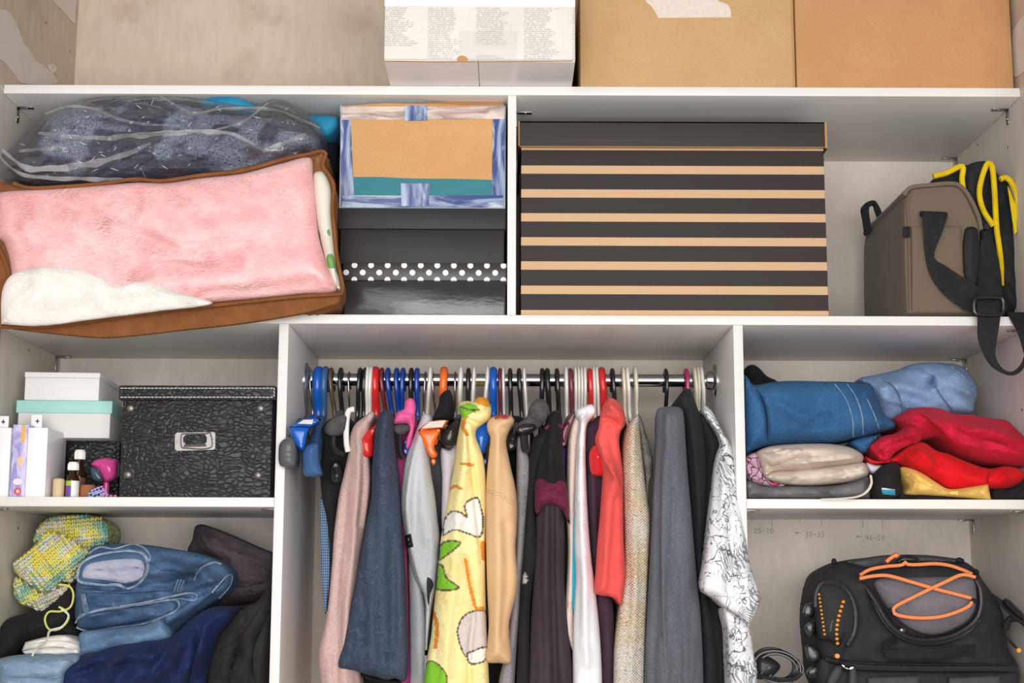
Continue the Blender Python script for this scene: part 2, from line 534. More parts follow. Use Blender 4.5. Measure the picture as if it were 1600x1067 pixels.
# shelving -------------------------------------------------------
m = Mat('white_melamine', .38, 0, .4)
m.base(m.mix(m.noise((3, 40, 300), 3).ramp(.3, .7), (232, 230, 227), (226, 224, 220))); m.bump(m.noise((20, 200, 900), 2), .05, .0005)
MEL = m.mat
CHR = plain('chrome', (205, 205, 205), .12, 1, .02)
STEEL = plain('zinc_plated_steel', (150, 148, 145), .32, 1, .1)
shelving = thing('shelving_unit', 'white built-in wardrobe shelving with dividers and a chrome clothes rail', 'shelving', (0, 0, 0))
e = .0008
obj('shelf', bx(-W + .0005, W - .0005, 0, BACK - .001, Z1 - TH, Z1, e), MEL, shelving)
obj('shelf', bx(-W + .0005, W - .0005, 0, BACK - .001, Z2 - TH, Z2, e), MEL, shelving)
obj('shelf', bx(-W + .0005, XL - .0003, 0, BACK - .001, Z3 - TH, Z3, e), MEL, shelving)
obj('shelf', bx(XR + .0003, W - .0005, 0, BACK - .001, Z3 - TH, Z3, e), MEL, shelving)
obj('shelf', bx(-W + .0005, XL - .0003, 0, BACK - .001, ZB - TH, ZB, e), MEL, shelving)
obj('shelf', bx(XR + .0003, W - .0005, 0, BACK - .001, ZB - TH, ZB, e), MEL, shelving)
obj('shelf', bx(XL + DT + .0003, XR - DT - .0003, 0, BACK - .001, FLOOR - TH, FLOOR, e), MEL, shelving)
obj('divider', bx(XL, XL + DT, .0004, BACK - .001, 0, Z2 - TH - .0003, e), MEL, shelving)
obj('divider', bx(XR - DT, XR, .0004, BACK - .001, 0, Z2 - TH - .0003, e), MEL, shelving)
xc = U(793, 300, 0)[0]
obj('divider', bx(xc, U(806.5, 300, 0)[0], .0004, BACK - .001, Z2 + .0003, Z1 - TH - .0003, e), MEL, shelving)


def bracket(x, y, z, sx):
    """small angle bracket under a board (top z) against an upright at x; leg goes in direction sx"""
    L, wd, t = .026, .012, .0018
    g = merge([bx(min(x, x + sx * L), max(x, x + sx * L), y, y + wd, z - t, z, .0004), bx(min(x, x + sx * t), max(x, x + sx * t), y, y + wd, z - L, z - t, .0004)])
    b = obj('bracket', g, STEEL, shelving)
    obj('screw', lathe([(.0001, -.0016), (.003, -.0012), (.0035, 0)], (x + sx * L * .6, y + wd / 2, z - t), 10), STEEL, b)
    obj('screw', lathe([(.0035, 0), (.003, sx * .0012), (.0001, sx * .0016)], (x + sx * t, y + wd / 2, z - L * .65), 10, 'x'), STEEL, b)


zz = Z1 - TH - .0002
bracket(-W, Yat(25, 166, zz), zz, 1); bracket(W, Yat(1560, 169, zz), zz, -1); bracket(W, BACK - .03, zz, -1)
bracket(U(806.5, 300, 0)[0], Yat(818, 174, zz), zz, 1)
zz = Z2 - TH - .0002
bracket(-W, .035, zz, 1); bracket(-W, BACK - .03, zz, 1); bracket(W, .035, zz, -1); bracket(W, BACK - .03, zz, -1)
zz = Z3 - TH - .0002
bracket(-W, .05, zz, 1); bracket(XL, .04, zz, -1); bracket(XR, .04, zz, 1); bracket(W, BACK - .03, zz, -1); bracket(W, .05, zz, -1)
RAILZ = U(800, 594, RAILY)[2]
rail = obj('clothes_rail', lathe([(RAILR, XL + DT), (RAILR, XR - DT)], (0, RAILY, RAILZ), 32, 'x'), CHR, shelving, 30)
for x, s in ((XL + DT, 1), (XR - DT, -1)):
    obj('rail_flange', lathe([(.029, 0), (.029, s * .002), (.026, s * .004), (.017, s * .006), (.0145, s * .016), (.0112, s * .017)], (x, RAILY, RAILZ), 28, 'x'), CHR, rail, 30)

# pencil notes on the back wall: digits drawn as thin strokes --------------------
PENC = plain('pencil', (150, 142, 134), .8)
STROKE = {'0': [[(.1, .5), (.3, 1), (.6, .9), (.7, .4), (.4, 0), (.1, .5)]], '2': [[(.05, .8), (.3, 1), (.6, .8), (.1, .05), (.7, .05)]],
          '3': [[(.1, .95), (.6, .95), (.3, .6), (.65, .35), (.4, .02), (.05, .1)]], '4': [[(.2, 1), (.05, .45), (.65, .45)], [(.55, .9), (.5, 0)]],
          '5': [[(.65, 1), (.15, 1), (.1, .6), (.55, .55), (.6, .2), (.1, 0)]], '6': [[(.55, 1), (.15, .5), (.15, .1), (.5, .02), (.6, .35), (.2, .45)]],
          '-': [[(.1, .45), (.7, .5)]], '<': [[(1.2, .5), (0, .45), (.35, .75)], [(0, .45), (.4, .25)]]}
geo = []
for txt, px, py in (('25-20', 1178, 833), ('<', 1243, 836), ('30-35', 1258, 839), ('<', 1338, 842), ('46-50', 1352, 844)):
    for k, ch in enumerate(txt):
        for st in STROKE[ch]:
            geo.append(tube([U(px + k * 6.3 + a * 7, py - b * 8, BACK - .0003) for a, b in st], .0005, 4))
for x, y0, y1 in ((1175, 800, 815), (1206, 802, 822), (1250, 804, 817), (1284, 804, 822), (1348, 806, 825), (1379, 806, 831)):
    geo.append(tube([U(x, y0, BACK - .0003), U(x, y1, BACK - .0003)], .0004, 4))
obj('pencil_writing', merge(geo), PENC, wall_back)
for x, y in ((72, 35), (109, 80)): obj('screw_hole', lathe([(.0001, .0006), (.0022, .0004), (.0022, -.001)], UX(x, y, -W), 8, 'x'), plain('dark_hole', (60, 50, 45)), wall_left)
for x, y in ((1528, 226), (1575, 230), (1597, 640)): obj('screw_hole', lathe([(.0022, .001), (.0022, -.0004), (.0001, -.0006)], UX(x, y, W), 8, 'x'), bpy.data.materials['dark_hole'], wall_right)
for x, y in ((45, 547), (28, 825)): obj('screw_hole', lathe([(.0001, .0006), (.0022, .0004), (.0022, -.001)], UX(x, y, -W), 8, 'x'), bpy.data.materials['dark_hole'], wall_left)


# ------------------------------------------------------------------ top shelf: three cartons
def card(name, c, c2):
    m = Mat(name, .85, 0, .25)
    f = m.mix(m.noise((20, 20, 20), 4).ramp(.35, .7), c, c2); f = m.mix(m.noise((260, 260, 500), 3).ramp(.35, .8), f, tuple(np.array(c) * .92))
    m.base(f); m.bump(m.noise((30, 30, 260), 3), .12, .001); return m.mat


KRAFT = card('tan_cardboard', (204, 166, 120), (197, 158, 111)); KRAFT2 = card('brown_cardboard', (200, 150, 105), (192, 141, 97))
KEDGE = card('cardboard_edge', (196, 150, 102), (170, 124, 80))
m = Mat('printed_white_board', .55)
rows = (m.z * 300).floor(); inrow = (m.z * 300).fract().gt(.4)
txt = m.noise(1, 2, vec=m.vec(m.x * 330, m.y * 0.0, rows * 3.7)).gt(.44)
colm = (m.x * 13.5 + .2).fract(); colk = (m.x * 13.5 + .2).floor()
wid = m.noise(1, 1, vec=m.vec(colk * 5.1, rows * .22, 0.0))
blk = colm.gt(.12) * colm.lt(wid * .9 + .25) * m.noise(1, 1, vec=m.vec(colk * 3.3, 2.0, m.z * 22)).gt(.42)
ink = inrow * txt * blk * .5
wc = m.mix(m.noise((14, 14, 14), 4).ramp(.35, .7), (228, 223, 217), (218, 212, 204))
m.base(m.mix(ink, wc, (150, 145, 145))); WPRINT = m.mat
WBOARD = plain('white_glossy_board', (232, 230, 230), .3, var=.03, sc=12)
CLEAR = Mat('clear_tape', .15); CLEAR.base((235, 232, 230)); CLEAR.b.inputs['Alpha'].default_value = .12; CLEAR = CLEAR.mat

yf = Yat(745, 97, Z1)
r = thing('cardboard_carton', 'white printed cardboard carton overhanging the front of the top shelf', 'box', (U(750, 97, yf)[0], yf + .15, Z1))
x0, x1 = U(600, 60, yf)[0], U(899, 60, yf)[0]
obj('body', bx(x0, x1, yf, yf + .42, Z1 + .004, U(750, -70, yf)[2], .0025), WPRINT, r)
xm = U(747, 97, yf)[0]
obj('bottom_flap', bx(x0 + .001, xm - .0006, yf + .001, yf + .41, Z1 + .0005, Z1 + .004, .0008), WBOARD, r)
obj('bottom_flap', bx(xm + .0006, x1 - .001, yf + .001, yf + .41, Z1 + .0005, Z1 + .004, .0008), WBOARD, r)
obj('tape_strip', bx(xm - .03, xm + .06, yf - .0006, yf - .0002, Z1 + .001, Z1 + .05), CLEAR, r)
obj('torn_edge', pplate([(714, 91), (719, 87), (727, 88), (731, 92), (729, 95), (716, 95)], yf - .0008, .0012), KRAFT2, r, 0)
obj('worn_edge', tube([U(601, 95.5, yf - .0002), U(680, 96.3, yf - .0002), U(780, 96, yf - .0002), U(895, 95.5, yf - .0002)], .0009, 6), KEDGE, r)
obj('flap_edge', bx(x0, x1, yf - .0012, yf, U(750, 11, yf)[2], U(750, -70, yf)[2], .0006), WBOARD, r)


def carton(a, c, top, mat, label, Y):
    r = thing('cardboard_carton', label, 'box', (U((a + c) / 2, 136, Y)[0], Y + .17, Z1))
    g = pbox(a, top, c, 137, Y, .34, Z1 + .0005, .003)
    obj('body', g, mat, r)
    xa, xb = U(a, 60, Y)[0], U(c, 60, Y)[0]
    obj('flap_edge', bx(xb - .0035, xb - .0006, Y - .0008, Y + .001, Z1 + .003, U(a, top, Y)[2], .0003), KEDGE, r)
    return r


r = carton(906, 1240.5, -85, KRAFT, 'tan cardboard carton with a torn paper patch, in the middle of the top shelf', .006)
PAPER = plain('torn_paper', (222, 208, 196), .9, var=.08, sc=150, bump=.3, bsc=200)
obj('paper_patch', pplate([(1003, -12, 1), (1010, 3), (1018, 10), (1029, 28, 1), (1085, 27.5), (1143, 27, 1), (1141, 14), (1136, 6), (1125, 3), (1112, -12, 1)], .0052, .0009), PAPER, r, 0)
carton(1242, 1579, -85, KRAFT2, 'plain brown cardboard carton at the wall end of the top shelf', .008)

# ------------------------------------------------------------------ left bay: plastic bag, fur bag
m = Mat('crinkled_clear_plastic', .08, 0, .5)
nt = m.nt
tr = nt.nodes.new('ShaderNodeBsdfTransparent'); gl = nt.nodes.new('ShaderNodeBsdfGlossy'); gl.inputs['Roughness'].default_value = .14
df = nt.nodes.new('ShaderNodeBsdfTranslucent'); df.inputs[0].default_value = (.9, .9, .92, 1)
df2 = nt.nodes.new('ShaderNodeBsdfDiffuse'); df2.inputs[0].default_value = (.86, .86, .88, 1)
lw = nt.nodes.new('ShaderNodeLayerWeight'); lw.inputs[0].default_value = .35
cell = m.noise((9, 9, 26), 3, .5); bp = nt.nodes.new('ShaderNodeBump'); bp.inputs['Strength'].default_value = 1; bp.inputs['Distance'].default_value = .02
nt.links.new((cell - .5).abs().k, bp.inputs['Height'])
for q in (gl, lw): nt.links.new(bp.outputs[0], q.inputs['Normal'])
mx = nt.nodes.new('ShaderNodeMixShader'); nt.links.new((Ex(m, lw.outputs['Fresnel']) * .6).k, mx.inputs[0]); nt.links.new(tr.outputs[0], mx.inputs[1]); nt.links.new(gl.outputs[0], mx.inputs[2])
mx2 = nt.nodes.new('ShaderNodeMixShader')
crease = (cell - .5).abs() * .12 + .06
nt.links.new(crease.k, mx2.inputs[0]); nt.links.new(mx.outputs[0], mx2.inputs[1]); nt.links.new(df2.outputs[0], mx2.inputs[2])
nt.links.new(mx2.outputs[0], nt.nodes['Material Output'].inputs[0])
FILM = m.mat
m = Mat('milky_film_seam', .2); m.base((225, 224, 226)); m.b.inputs['Alpha'].default_value = .27; SEAM = m.mat

m = Mat('blue_grey_fleece', .95, 0, .1, .03)
c = m.mix(m.noise((11, 11, 11), 2, .5).ramp(.5, .56), (54, 60, 92), (150, 164, 190)); c = m.mix(m.noise((300, 300, 300), 3).ramp(.45, .72), c, (40, 44, 64))
c = m.mix(m.noise((6, 6, 14), 2).ramp(.6, .66), c, (70, 46, 70)); m.base(c); m.bump(m.noise((420, 420, 420), 3), .9, .004); m.bump(m.noise((60, 60, 60), 3), .5, .01)
FLEECE = m.mat
za = zc(0, 0, 2.963)
o = obj('folded_blanket', merge([
    blob([(30, 285, 1), (20, 268), (22, 245), (45, 222), (60, 200), (80, 180), (120, 165), (170, 156), (230, 154), (280, 162), (330, 172), (390, 182), (440, 186), (480, 196), (498, 215), (495, 240), (470, 262), (430, 276), (330, 284), (200, 288)],
         .035, .04, 40, .24, wr=((.012, 160, 34, 8, 1), (.008, 60, 25, -12)), seed=3, step=5),
    blob([(40, 250), (60, 232), (140, 226), (240, 236), (340, 240), (440, 232), (480, 225), (488, 240), (440, 265), (330, 280), (200, 284), (70, 280), (42, 268)], .02, .03, 22, .05, wr=((.008, 70, 20, 5),), seed=5)]),
    FLEECE); tag(o, 'dark blue-grey fleece blanket folded inside the clear plastic bag', 'blanket')
SH = (Z2 + .001)
o = obj('plastic_bag', merge([
    blob([(-8, 268), (4, 240), (18, 232), (35, 212), (58, 190), (85, 172), (118, 158), (160, 151), (230, 150), (300, 152), (350, 160), (395, 165), (430, 155), (455, 162), (490, 186), (503, 200), (500, 222), (482, 242), (455, 256), (400, 272), (330, 280), (240, 284), (150, 288), (80, 290), (20, 284)],
         .002, .04, 40, .30, wr=((.02, 130, 26, 10, 1), (.012, 40, 16, -25, 1)), seed=11, step=5)]), FILM, angle=14)
tag(o, 'clear crinkled plastic bag wrapped round a dark blue-grey blanket', 'bag')
for pts, wd in (([(3, 234), (40, 262), (100, 262), (160, 252), (200, 240), (236, 224)], 6), ([(60, 208), (150, 216), (210, 212), (270, 208), (330, 206), (370, 212), (412, 236)], 4.5), ([(478, 210), (440, 226), (410, 236)], 5),
                ([(-4, 240), (14, 260), (34, 272), (70, 278), (150, 280), (230, 282)], 3.5), ([(70, 178), (110, 166), (150, 172), (200, 190), (280, 198)], 2.2), ([(250, 150), (300, 176), (350, 170), (430, 172), (500, 200)], 2.2), ([(330, 205), (380, 190), (420, 160)], 2), ([(30, 236), (80, 232), (110, 224)], 3)):
    wd *= 1.35; c = cr(pts, 8, False); nn_ = len(c) - 1; ww = [wd * (.25 + .75 * math.sin(math.pi * min(1, max(0, (i + .3) / (nn_ + .6)))) ** .6) * (.85 + .15 * math.sin(i * 1.3)) for i in range(len(c))]; L = [(p[0], p[1] - ww[i] * .8) for i, p in enumerate(c)]; R = [(p[0], p[1] + ww[i] * (.7 + .3 * math.cos(i * .9))) for i, p in enumerate(c)]
    Y = -.05 + .012 * max(0, (200 - pts[0][1]) / 40)
    obj('film_fold', ribbon(UA(L, Y), UA(R, Y + .006), .0006), SEAM, o, 0)
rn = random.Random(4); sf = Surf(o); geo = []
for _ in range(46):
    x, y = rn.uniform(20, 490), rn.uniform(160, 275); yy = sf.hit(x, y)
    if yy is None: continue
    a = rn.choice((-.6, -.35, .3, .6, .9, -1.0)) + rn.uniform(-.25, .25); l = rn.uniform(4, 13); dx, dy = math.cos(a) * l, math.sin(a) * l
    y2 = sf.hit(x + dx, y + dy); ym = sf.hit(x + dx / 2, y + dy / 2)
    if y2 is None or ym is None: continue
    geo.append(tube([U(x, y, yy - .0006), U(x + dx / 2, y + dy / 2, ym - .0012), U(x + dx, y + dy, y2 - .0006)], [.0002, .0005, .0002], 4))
obj('film_glints', merge(geo), plain('film_glint', (236, 236, 238), .15), o, 0, kind='stuff')  # pale slivers on the film stand in for highlights along its creases
TURQ = fabric('turquoise_nylon', (14, 116, 158), (40, 140, 178), (20, 20, 20), 400, .2, .5)
r = thing('folded_jacket', 'turquoise nylon jacket peeking out behind the clear plastic bag', 'jacket', (U(440, 200, .06)[0], .06, Z2))
obj('body', blob([(310, 160), (325, 154), (340, 152), (366, 152), (384, 158), (398, 166), (388, 172), (350, 166), (325, 166)], .006, .004, 8, .1), TURQ, r)
obj('sleeve', blob([(480, 182), (500, 180), (526, 183), (527, 200), (510, 215), (490, 205)], .05, .02, 14, .1), TURQ, r)
o = obj('dark_garment', blob([(470, 262), (488, 232), (500, 210), (515, 196), (527, 198), (528, 245), (524, 278), (510, 270)], .12, .03, 16, .15, wr=((.01, 40, 12, 60, 1),), seed=2), plain('black_glossy_nylon', (34, 34, 42), .25))
tag(o, 'dark glossy nylon garment squeezed beside the tape-edged carton', 'garment')

BROWN = fabric('brown_nonwoven', (138, 88, 52), (124, 76, 42), (30, 30, 30), 600, .4, .9, .1, .08)
zp = zc(0, 230, 2.857)
YB = -.035
r = thing('storage_bag', 'brown fabric storage bag with clear front holding a pink fur blanket', 'bag', (U(270, 480, YB)[0], .12, Z2))
front = zp([(-30, 145, 1), (30, 150), (120, 180), (250, 178), (480, 160), (600, 142), (720, 150), (900, 125), (1080, 105), (1280, 50), (1380, 30), (1430, 18), (1455, 28), (1440, 80), (1465, 120), (1490, 170), (1482, 260), (1495, 400), (1505, 500), (1530, 620), (1525, 655, 1), (1350, 665), (1150, 685), (900, 712), (700, 735), (450, 770), (200, 800), (5, 803, 1), (5, 700), (8, 620), (40, 570), (25, 520), (5, 470), (-30, 400, 1)])
full = zp([(-30, 145, 1), (120, 180), (250, 178), (480, 160), (720, 150), (900, 125), (1280, 50), (1430, 18), (1455, 28), (1440, 80), (1490, 170), (1490, 400), (1530, 620), (1528, 660), (1510, 700, 1), (1400, 735), (1250, 765), (1050, 795), (800, 822), (600, 845), (460, 854), (300, 842), (120, 822), (5, 806, 1), (-30, 800, 1)])
obj('fabric_body', blob(full, YB, .006, 6, .33, 4, wr=((.004, 200, 40, -8),), rest=Z2, step=6), BROWN, r)
m = Mat('clear_window_film', .25, 0, .5); nt = m.nt
tr = nt.nodes.new('ShaderNodeBsdfTransparent'); gl = nt.nodes.new('ShaderNodeBsdfGlossy'); gl.inputs['Roughness'].default_value = .35
mx = nt.nodes.new('ShaderNodeMixShader'); mx.inputs[0].default_value = .055; nt.links.new(tr.outputs[0], mx.inputs[1]); nt.links.new(gl.outputs[0], mx.inputs[2]); nt.links.new(mx.outputs[0], nt.nodes['Material Output'].inputs[0])
V, F, C = blob(front, YB - .014, .04, 50, .001, 4, wr=((.004, 150, 40, -8),), seed=5, step=8)
obj('clear_window', (V, F[:len(F) // 2]), m.mat, r)
obj('piping', tube(UA(cr(front, 6)[6:-2], YB - .014), .003, 8), BROWN, r)
m = Mat('pink_fur', .9, 0, .15, .08)
c = m.mix(m.noise((11, 11, 11), 3, .6).ramp(.35, .7), (253, 188, 190), (255, 214, 212)); c = m.mix(m.noise((140, 140, 420), 4, .8).ramp(.45, .85), c, (248, 168, 172)); m.base(c)
m.bump(m.noise((160, 160, 480), 4, 1.0), .6, .004); PINK = m.mat
pink = zp([(-25, 205, 1), (60, 195), (250, 185), (480, 168), (620, 158), (740, 160), (900, 138), (1080, 118), (1260, 72), (1385, 48), (1398, 130), (1412, 260), (1425, 400), (1470, 560), (1500, 640), (1350, 655), (1100, 680), (930, 695), (600, 735), (300, 780), (40, 790), (15, 700), (50, 580), (20, 430), (-25, 400, 1)])
fo = [(zp([(480, 355), (560, 375), (640, 405), (760, 460)]), 13, -.024), (zp([(760, 460), (900, 440), (1050, 400)]), 9, -.010), (zp([(600, 585), (700, 525), (800, 535), (900, 545), (1060, 510)]), 10, -.019), (zp([(880, 470), (980, 440), (1080, 430)]), 7, .008), (zp([(630, 170), (640, 250), (620, 330)]), 12, -.005), (zp([(700, 500), (800, 490), (900, 500)]), 9, .008),
      (zp([(900, 660), (980, 640), (1100, 640), (1300, 615), (1400, 600)]), 9, -.01), (zp([(150, 200), (140, 300), (100, 350)]), 12, -.006), (zp([(860, 560), (960, 620), (1100, 600)]), 16, .008)]
o = obj('fur_blanket', blob(pink, YB - .009, .030, 26, .001, 4, folds=fo, wr=((.006, 110, 60, -8), (.004, 46, 30, 30), (.0016, 16, 5, -6)), seed=21, step=3.6), PINK)
sf = Surf(o); rn = random.Random(9); V, F = [], []; PO = np.array(cr(pink, 8)); lo, hi = PO.min(0), PO.max(0)
cand = np.array([(rn.uniform(lo[0], hi[0]), rn.uniform(lo[1], hi[1])) for _ in range(30000)]); cand = cand[inside(cand, PO)]; cand = cand[segdist(cand, PO) > 9]
for q in cand[:17000]:
    y = sf.hit(*q)
    if y is None: continue
    a = math.radians(-14 + 34 * noise.noise((q[0] / 70, q[1] / 50, 2.)) + rn.uniform(-14, 14)); L = rn.uniform(8, 17) * min(1, (lo[0] + 490 - q[0]) / 40 if q[0] > lo[0] + 455 else 1); L = max(L, 5); dv = np.array((math.cos(a), math.sin(a))); nv = np.array((-dv[1], dv[0])) * .55
    bend = nv * rn.uniform(-3, 3); P = [q - nv, q + nv, q + dv * L * .55 + bend - nv * .8, q + dv * L * .55 + bend + nv * .8, q + dv * L]
    W3 = UA(P, [y + .0004, y + .0004, y - .0007, y - .0007, y - rn.uniform(-.0004, .0010)]); b = len(V); V += list(W3); F += [(b, b + 1, b + 3, b + 2), (b + 2, b + 3, b + 4)]
obj('fur_pile', (np.array(V), F), PINK, o, 180, kind='stuff')
tag(o, 'pink faux fur blanket folded behind the clear front of the brown storage bag', 'blanket')
LINEN = fabric('white_cotton_sheet', (234, 230, 224), (226, 222, 216), (30, 30, 30), 400, .15, .9)
o = obj('folded_sheet', blob(zp([(5, 790, 1), (8, 650), (40, 580), (110, 545), (240, 532), (350, 545), (450, 580), (520, 622), (600, 600), (680, 605), (780, 640), (880, 670), (950, 694), (930, 706), (700, 733), (400, 772), (180, 798)]), YB - .040, .009, 14, .004, 4, folds=[(zp([(150, 540), (160, 620), (60, 700), (20, 790)]), 6, .005), (zp([(600, 610), (740, 650), (860, 690)]), 5, .004), (zp([(250, 560), (400, 640), (500, 730)]), 10, .003)], wr=((.003, 80, 30, 20),), seed=4), LINEN)
tag(o, 'white cotton sheet folded low in the clear front of the brown storage bag', 'sheet')
m = Mat('printed_white_cotton', .9); v = m.voro((26, 26, 26), 'F1', 'Distance')
m.base(m.mix(v.lt(.3), (232, 226, 212), (120, 168, 96))); PRC = m.mat
o = obj('printed_cloth', blob(zp([(1400, 120), (1440, 110), (1475, 180), (1478, 300), (1488, 410), (1500, 520), (1520, 640), (1480, 600), (1440, 450), (1410, 300)]), YB - .010, .02, 10, .001, 4), PRC)
tag(o, 'white cloth with green print tucked at the end of the pink fur blanket', 'cloth')

# ------------------------------------------------------------------ boxes between the fur bag and the centre divider
m = Mat('black_ribbed_card', .5, 0, .25); m.base(m.mix(m.noise((40, 40, 12), 4), (52, 49, 49), (42, 40, 41))); m.bump(m.noise((900, 900, 30), 2), .1, .0006); BLK = m.mat
m = Mat('black_laminated_card', .22, 0, .5); m.base(m.mix(m.noise((10, 10, 60), 4), (44, 43, 44), (54, 52, 53))); m.bump(m.noise((25, 25, 70), 4), .35, .002); BLKG = m.mat
m = Mat('polka_dot_card', .4)
p, q = .0262, .0232
def dots(ox, oz):
    a = ((m.x / p + .25 + ox).fract() - .5) * p; b = (((m.z - .0128) / q + .5 + oz).fract() - .5) * q
    return (a * a + b * b).sqrt().lt(.0046)
m.base(m.mix(dots(0, 0).max(dots(.5, .5)), (50, 47, 47), (238, 234, 230))); DOTS = m.mat
zL = Z2 + .0005
r = thing('shoe_box', 'glossy black shoe box with polka dot lid, lowest box beside the centre divider', 'box', (U(663, 490, .015)[0], .15, Z2))
z1 = U(663, 438, .015)[2]
obj('body', pbox(538, 438, 790, 491, .016, .25, zL, .002), BLKG, r)
obj('lid', pbox(536, 411, 791.5, 438, .012, .256, z1 - .001, .0015), DOTS, r, at=None)
z2 = U(663, 411, .012)[2]
r = thing('shoe_box', 'matt black shoe box with plain lid, stacked on the polka dot box', 'box', (U(660, 411, .02)[0], .15, z2))
z3 = U(660, 357, .02)[2]
obj('body', pbox(531, 357, 788, 411, .0215, .26, z2 + .0003, .002), BLK, r)
obj('lid', pbox(528, 325, 790.5, 357, .015, .266, z3 - .002, .0015), BLK, r)
z4 = U(660, 325, .015)[2]
m = Mat('smeared_blue_tape', .18, 0, .5)
nn = m.noise((40, 40, 9), 4, 1.2); c = m.mix(nn.ramp(.42, .58), (66, 80, 138), (168, 182, 206)); c = m.mix(m.noise((60, 60, 14), 3, .5).ramp(.56, .72), c, (206, 216, 228)); m.base(c); TAPEV = m.mat
m = Mat('smeared_blue_tape_across', .18, 0, .5)
nn = m.noise((9, 40, 60), 4, 1.2); c = m.mix(nn.ramp(.42, .58), (60, 76, 134), (160, 176, 202)); c = m.mix(m.noise((14, 60, 80), 3, .5).ramp(.56, .72), c, (198, 208, 222)); m.base(c); TAPEH = m.mat
m = Mat('smeared_brown_tape', .2, 0, .5); m.base(m.mix(m.noise((14, 40, 80), 3, .8).ramp(.35, .62), (150, 126, 124), (222, 204, 192))); TAPEB = m.mat
TEAL = plain('teal_card', (46, 122, 134), .7, var=.05, sc=50)
ORG = card('orange_tan_card', (212, 164, 112), (205, 155, 102))
yb = .02
r = thing('taped_carton', 'carton with tan front, teal band and blue smeared tape, on the black shoe box', 'box', (U(660, 322, yb)[0], .15, z4))
obj('body', pbox(531, 165, 790, 324, yb, .25, z4 + .0003, .002), card('pale_blue_board', (196, 204, 214), (180, 190, 204)), r)
Y = yb - .0008
zb = zc(500, 120, 2.734)
obj('front_panel', pplate(zb([(130, 180, 1), (737, 180, 1), (735, 440, 1), (600, 436), (400, 434), (250, 428), (140, 428, 1)]), Y, .001, True), ORG, r, 0, )
obj('teal_band', pplate(zb([(140, 428, 1), (250, 428), (400, 434), (600, 436), (735, 440, 1), (735, 508, 1), (145, 505, 1)]), Y, .001, True), TEAL, r, 0)
Y2 = yb - .0014
for k, (nm, pts, mt) in enumerate((('edge_tape', [(86, 122, 1), (128, 124, 1), (136, 300, 1), (148, 556, 1), (90, 554, 1)], TAPEV), ('edge_tape', [(738, 124, 1), (792, 122, 1), (786, 556, 1), (734, 556, 1)], TAPEV),
                    ('edge_tape', [(92, 124, 1), (788, 122, 1), (788, 180, 1), (92, 184, 1)], TAPEB), ('edge_tape', [(96, 508, 1), (782, 506, 1), (784, 558, 1), (92, 558, 1)], TAPEH))):
    obj(nm, plate(UA([q[:2] for q in zb(pts)], Y2 - .0002 * k), .0006, (0, 1, 0)), mt, r, 0)
Y2 -= .0006
for pts in ([(365, 122, 1), (458, 122, 1), (458, 186, 1), (362, 188, 1)], [(345, 455, 1), (466, 455, 1), (466, 552, 1), (348, 552, 1)]):
    obj('tape_strip', pplate(zb(pts), Y2 - .0006, .0006), TAPEV, r, 0)
obj('top_flap', merge([plate([U(531, 165, yb), U(640, 163, yb), U(786, 152, yb + .03), U(788, 166, yb)], .003, (0, 1, 0))]), KRAFT2, r, 0)
obj('top_flap', plate([U(534, 166, yb - .002), U(600, 161, yb - .002), U(700, 163, yb - .002), U(760, 167, yb - .002)], .002, (0, 1, 0)), KRAFT2, r, 0)

# ------------------------------------------------------------------ striped box
m = Mat('striped_kraft_card', .7, 0, .3)
per = (U(1050, 235, .02)[2] - U(1050, 460, .02)[2]) / 6
zoff = (U(1050, 490, .02)[2] - U(1050, 485, .02)[2]) * -1
ph = ((m.z - (U(1050, 485, .02)[2] - Z2)) / per).fract()
f = m.noise((200, 200, 500), 3)
m.base(m.mix(ph.lt(.655), m.mix(f, (210, 174, 138), (203, 165, 129)), m.mix(f, (60, 52, 50), (52, 46, 44)))); m.bump(f, .1, .0005); STRIPE = m.mat
LIDM = plain('dark_brown_card', (50, 43, 40), .7, var=.08, sc=200)
r = thing('storage_box', 'large storage box with black and tan stripes and a black lid', 'box', (U(1050, 490, .02)[0], .15, Z2))
p0, p1 = U(814, 360, .02), U(1291, 360, .02)
obj('body', bx(p0[0], p1[0], .02, .31, Z2 + .0004, U(1050, 215, .02)[2], .0015), STRIPE, r, at=((p0[0] + p1[0]) / 2, .16, Z2))
l0, l1, zl0, zl1 = U(810, 210, .01)[0], U(1293, 210, .01)[0], U(1050, 229, .01)[2], U(1050, 190, .01)[2]
obj('lid', merge([bx(l0 + .002, l1 - .004, .01, .013, zl0, zl1, .0006), bx(l0, l0 + .003, .0105, .32, zl0, zl1, .0006), bx(l1 - .004, l1 - .001, .0105, .32, zl0 - .004, zl1, .0006), bx(l0, l1 - .001, .01, .32, zl1 - .003, zl1, .0006)]), LIDM, r)
obj('lid_edge', bx(l1 - .0045, l1 - .0012, .0085, .0105, zl0 - .002, zl1, .0004), KEDGE, r)
obj('lid_edge', bx(l0, l0 + .0018, .0085, .0105, zl0, zl1, .0004), KEDGE, r)
obj('lid_edge', bx(l0 + .002, l1 - .005, .0095, .0128, zl0 - .001, zl0, .0002), KEDGE, r)

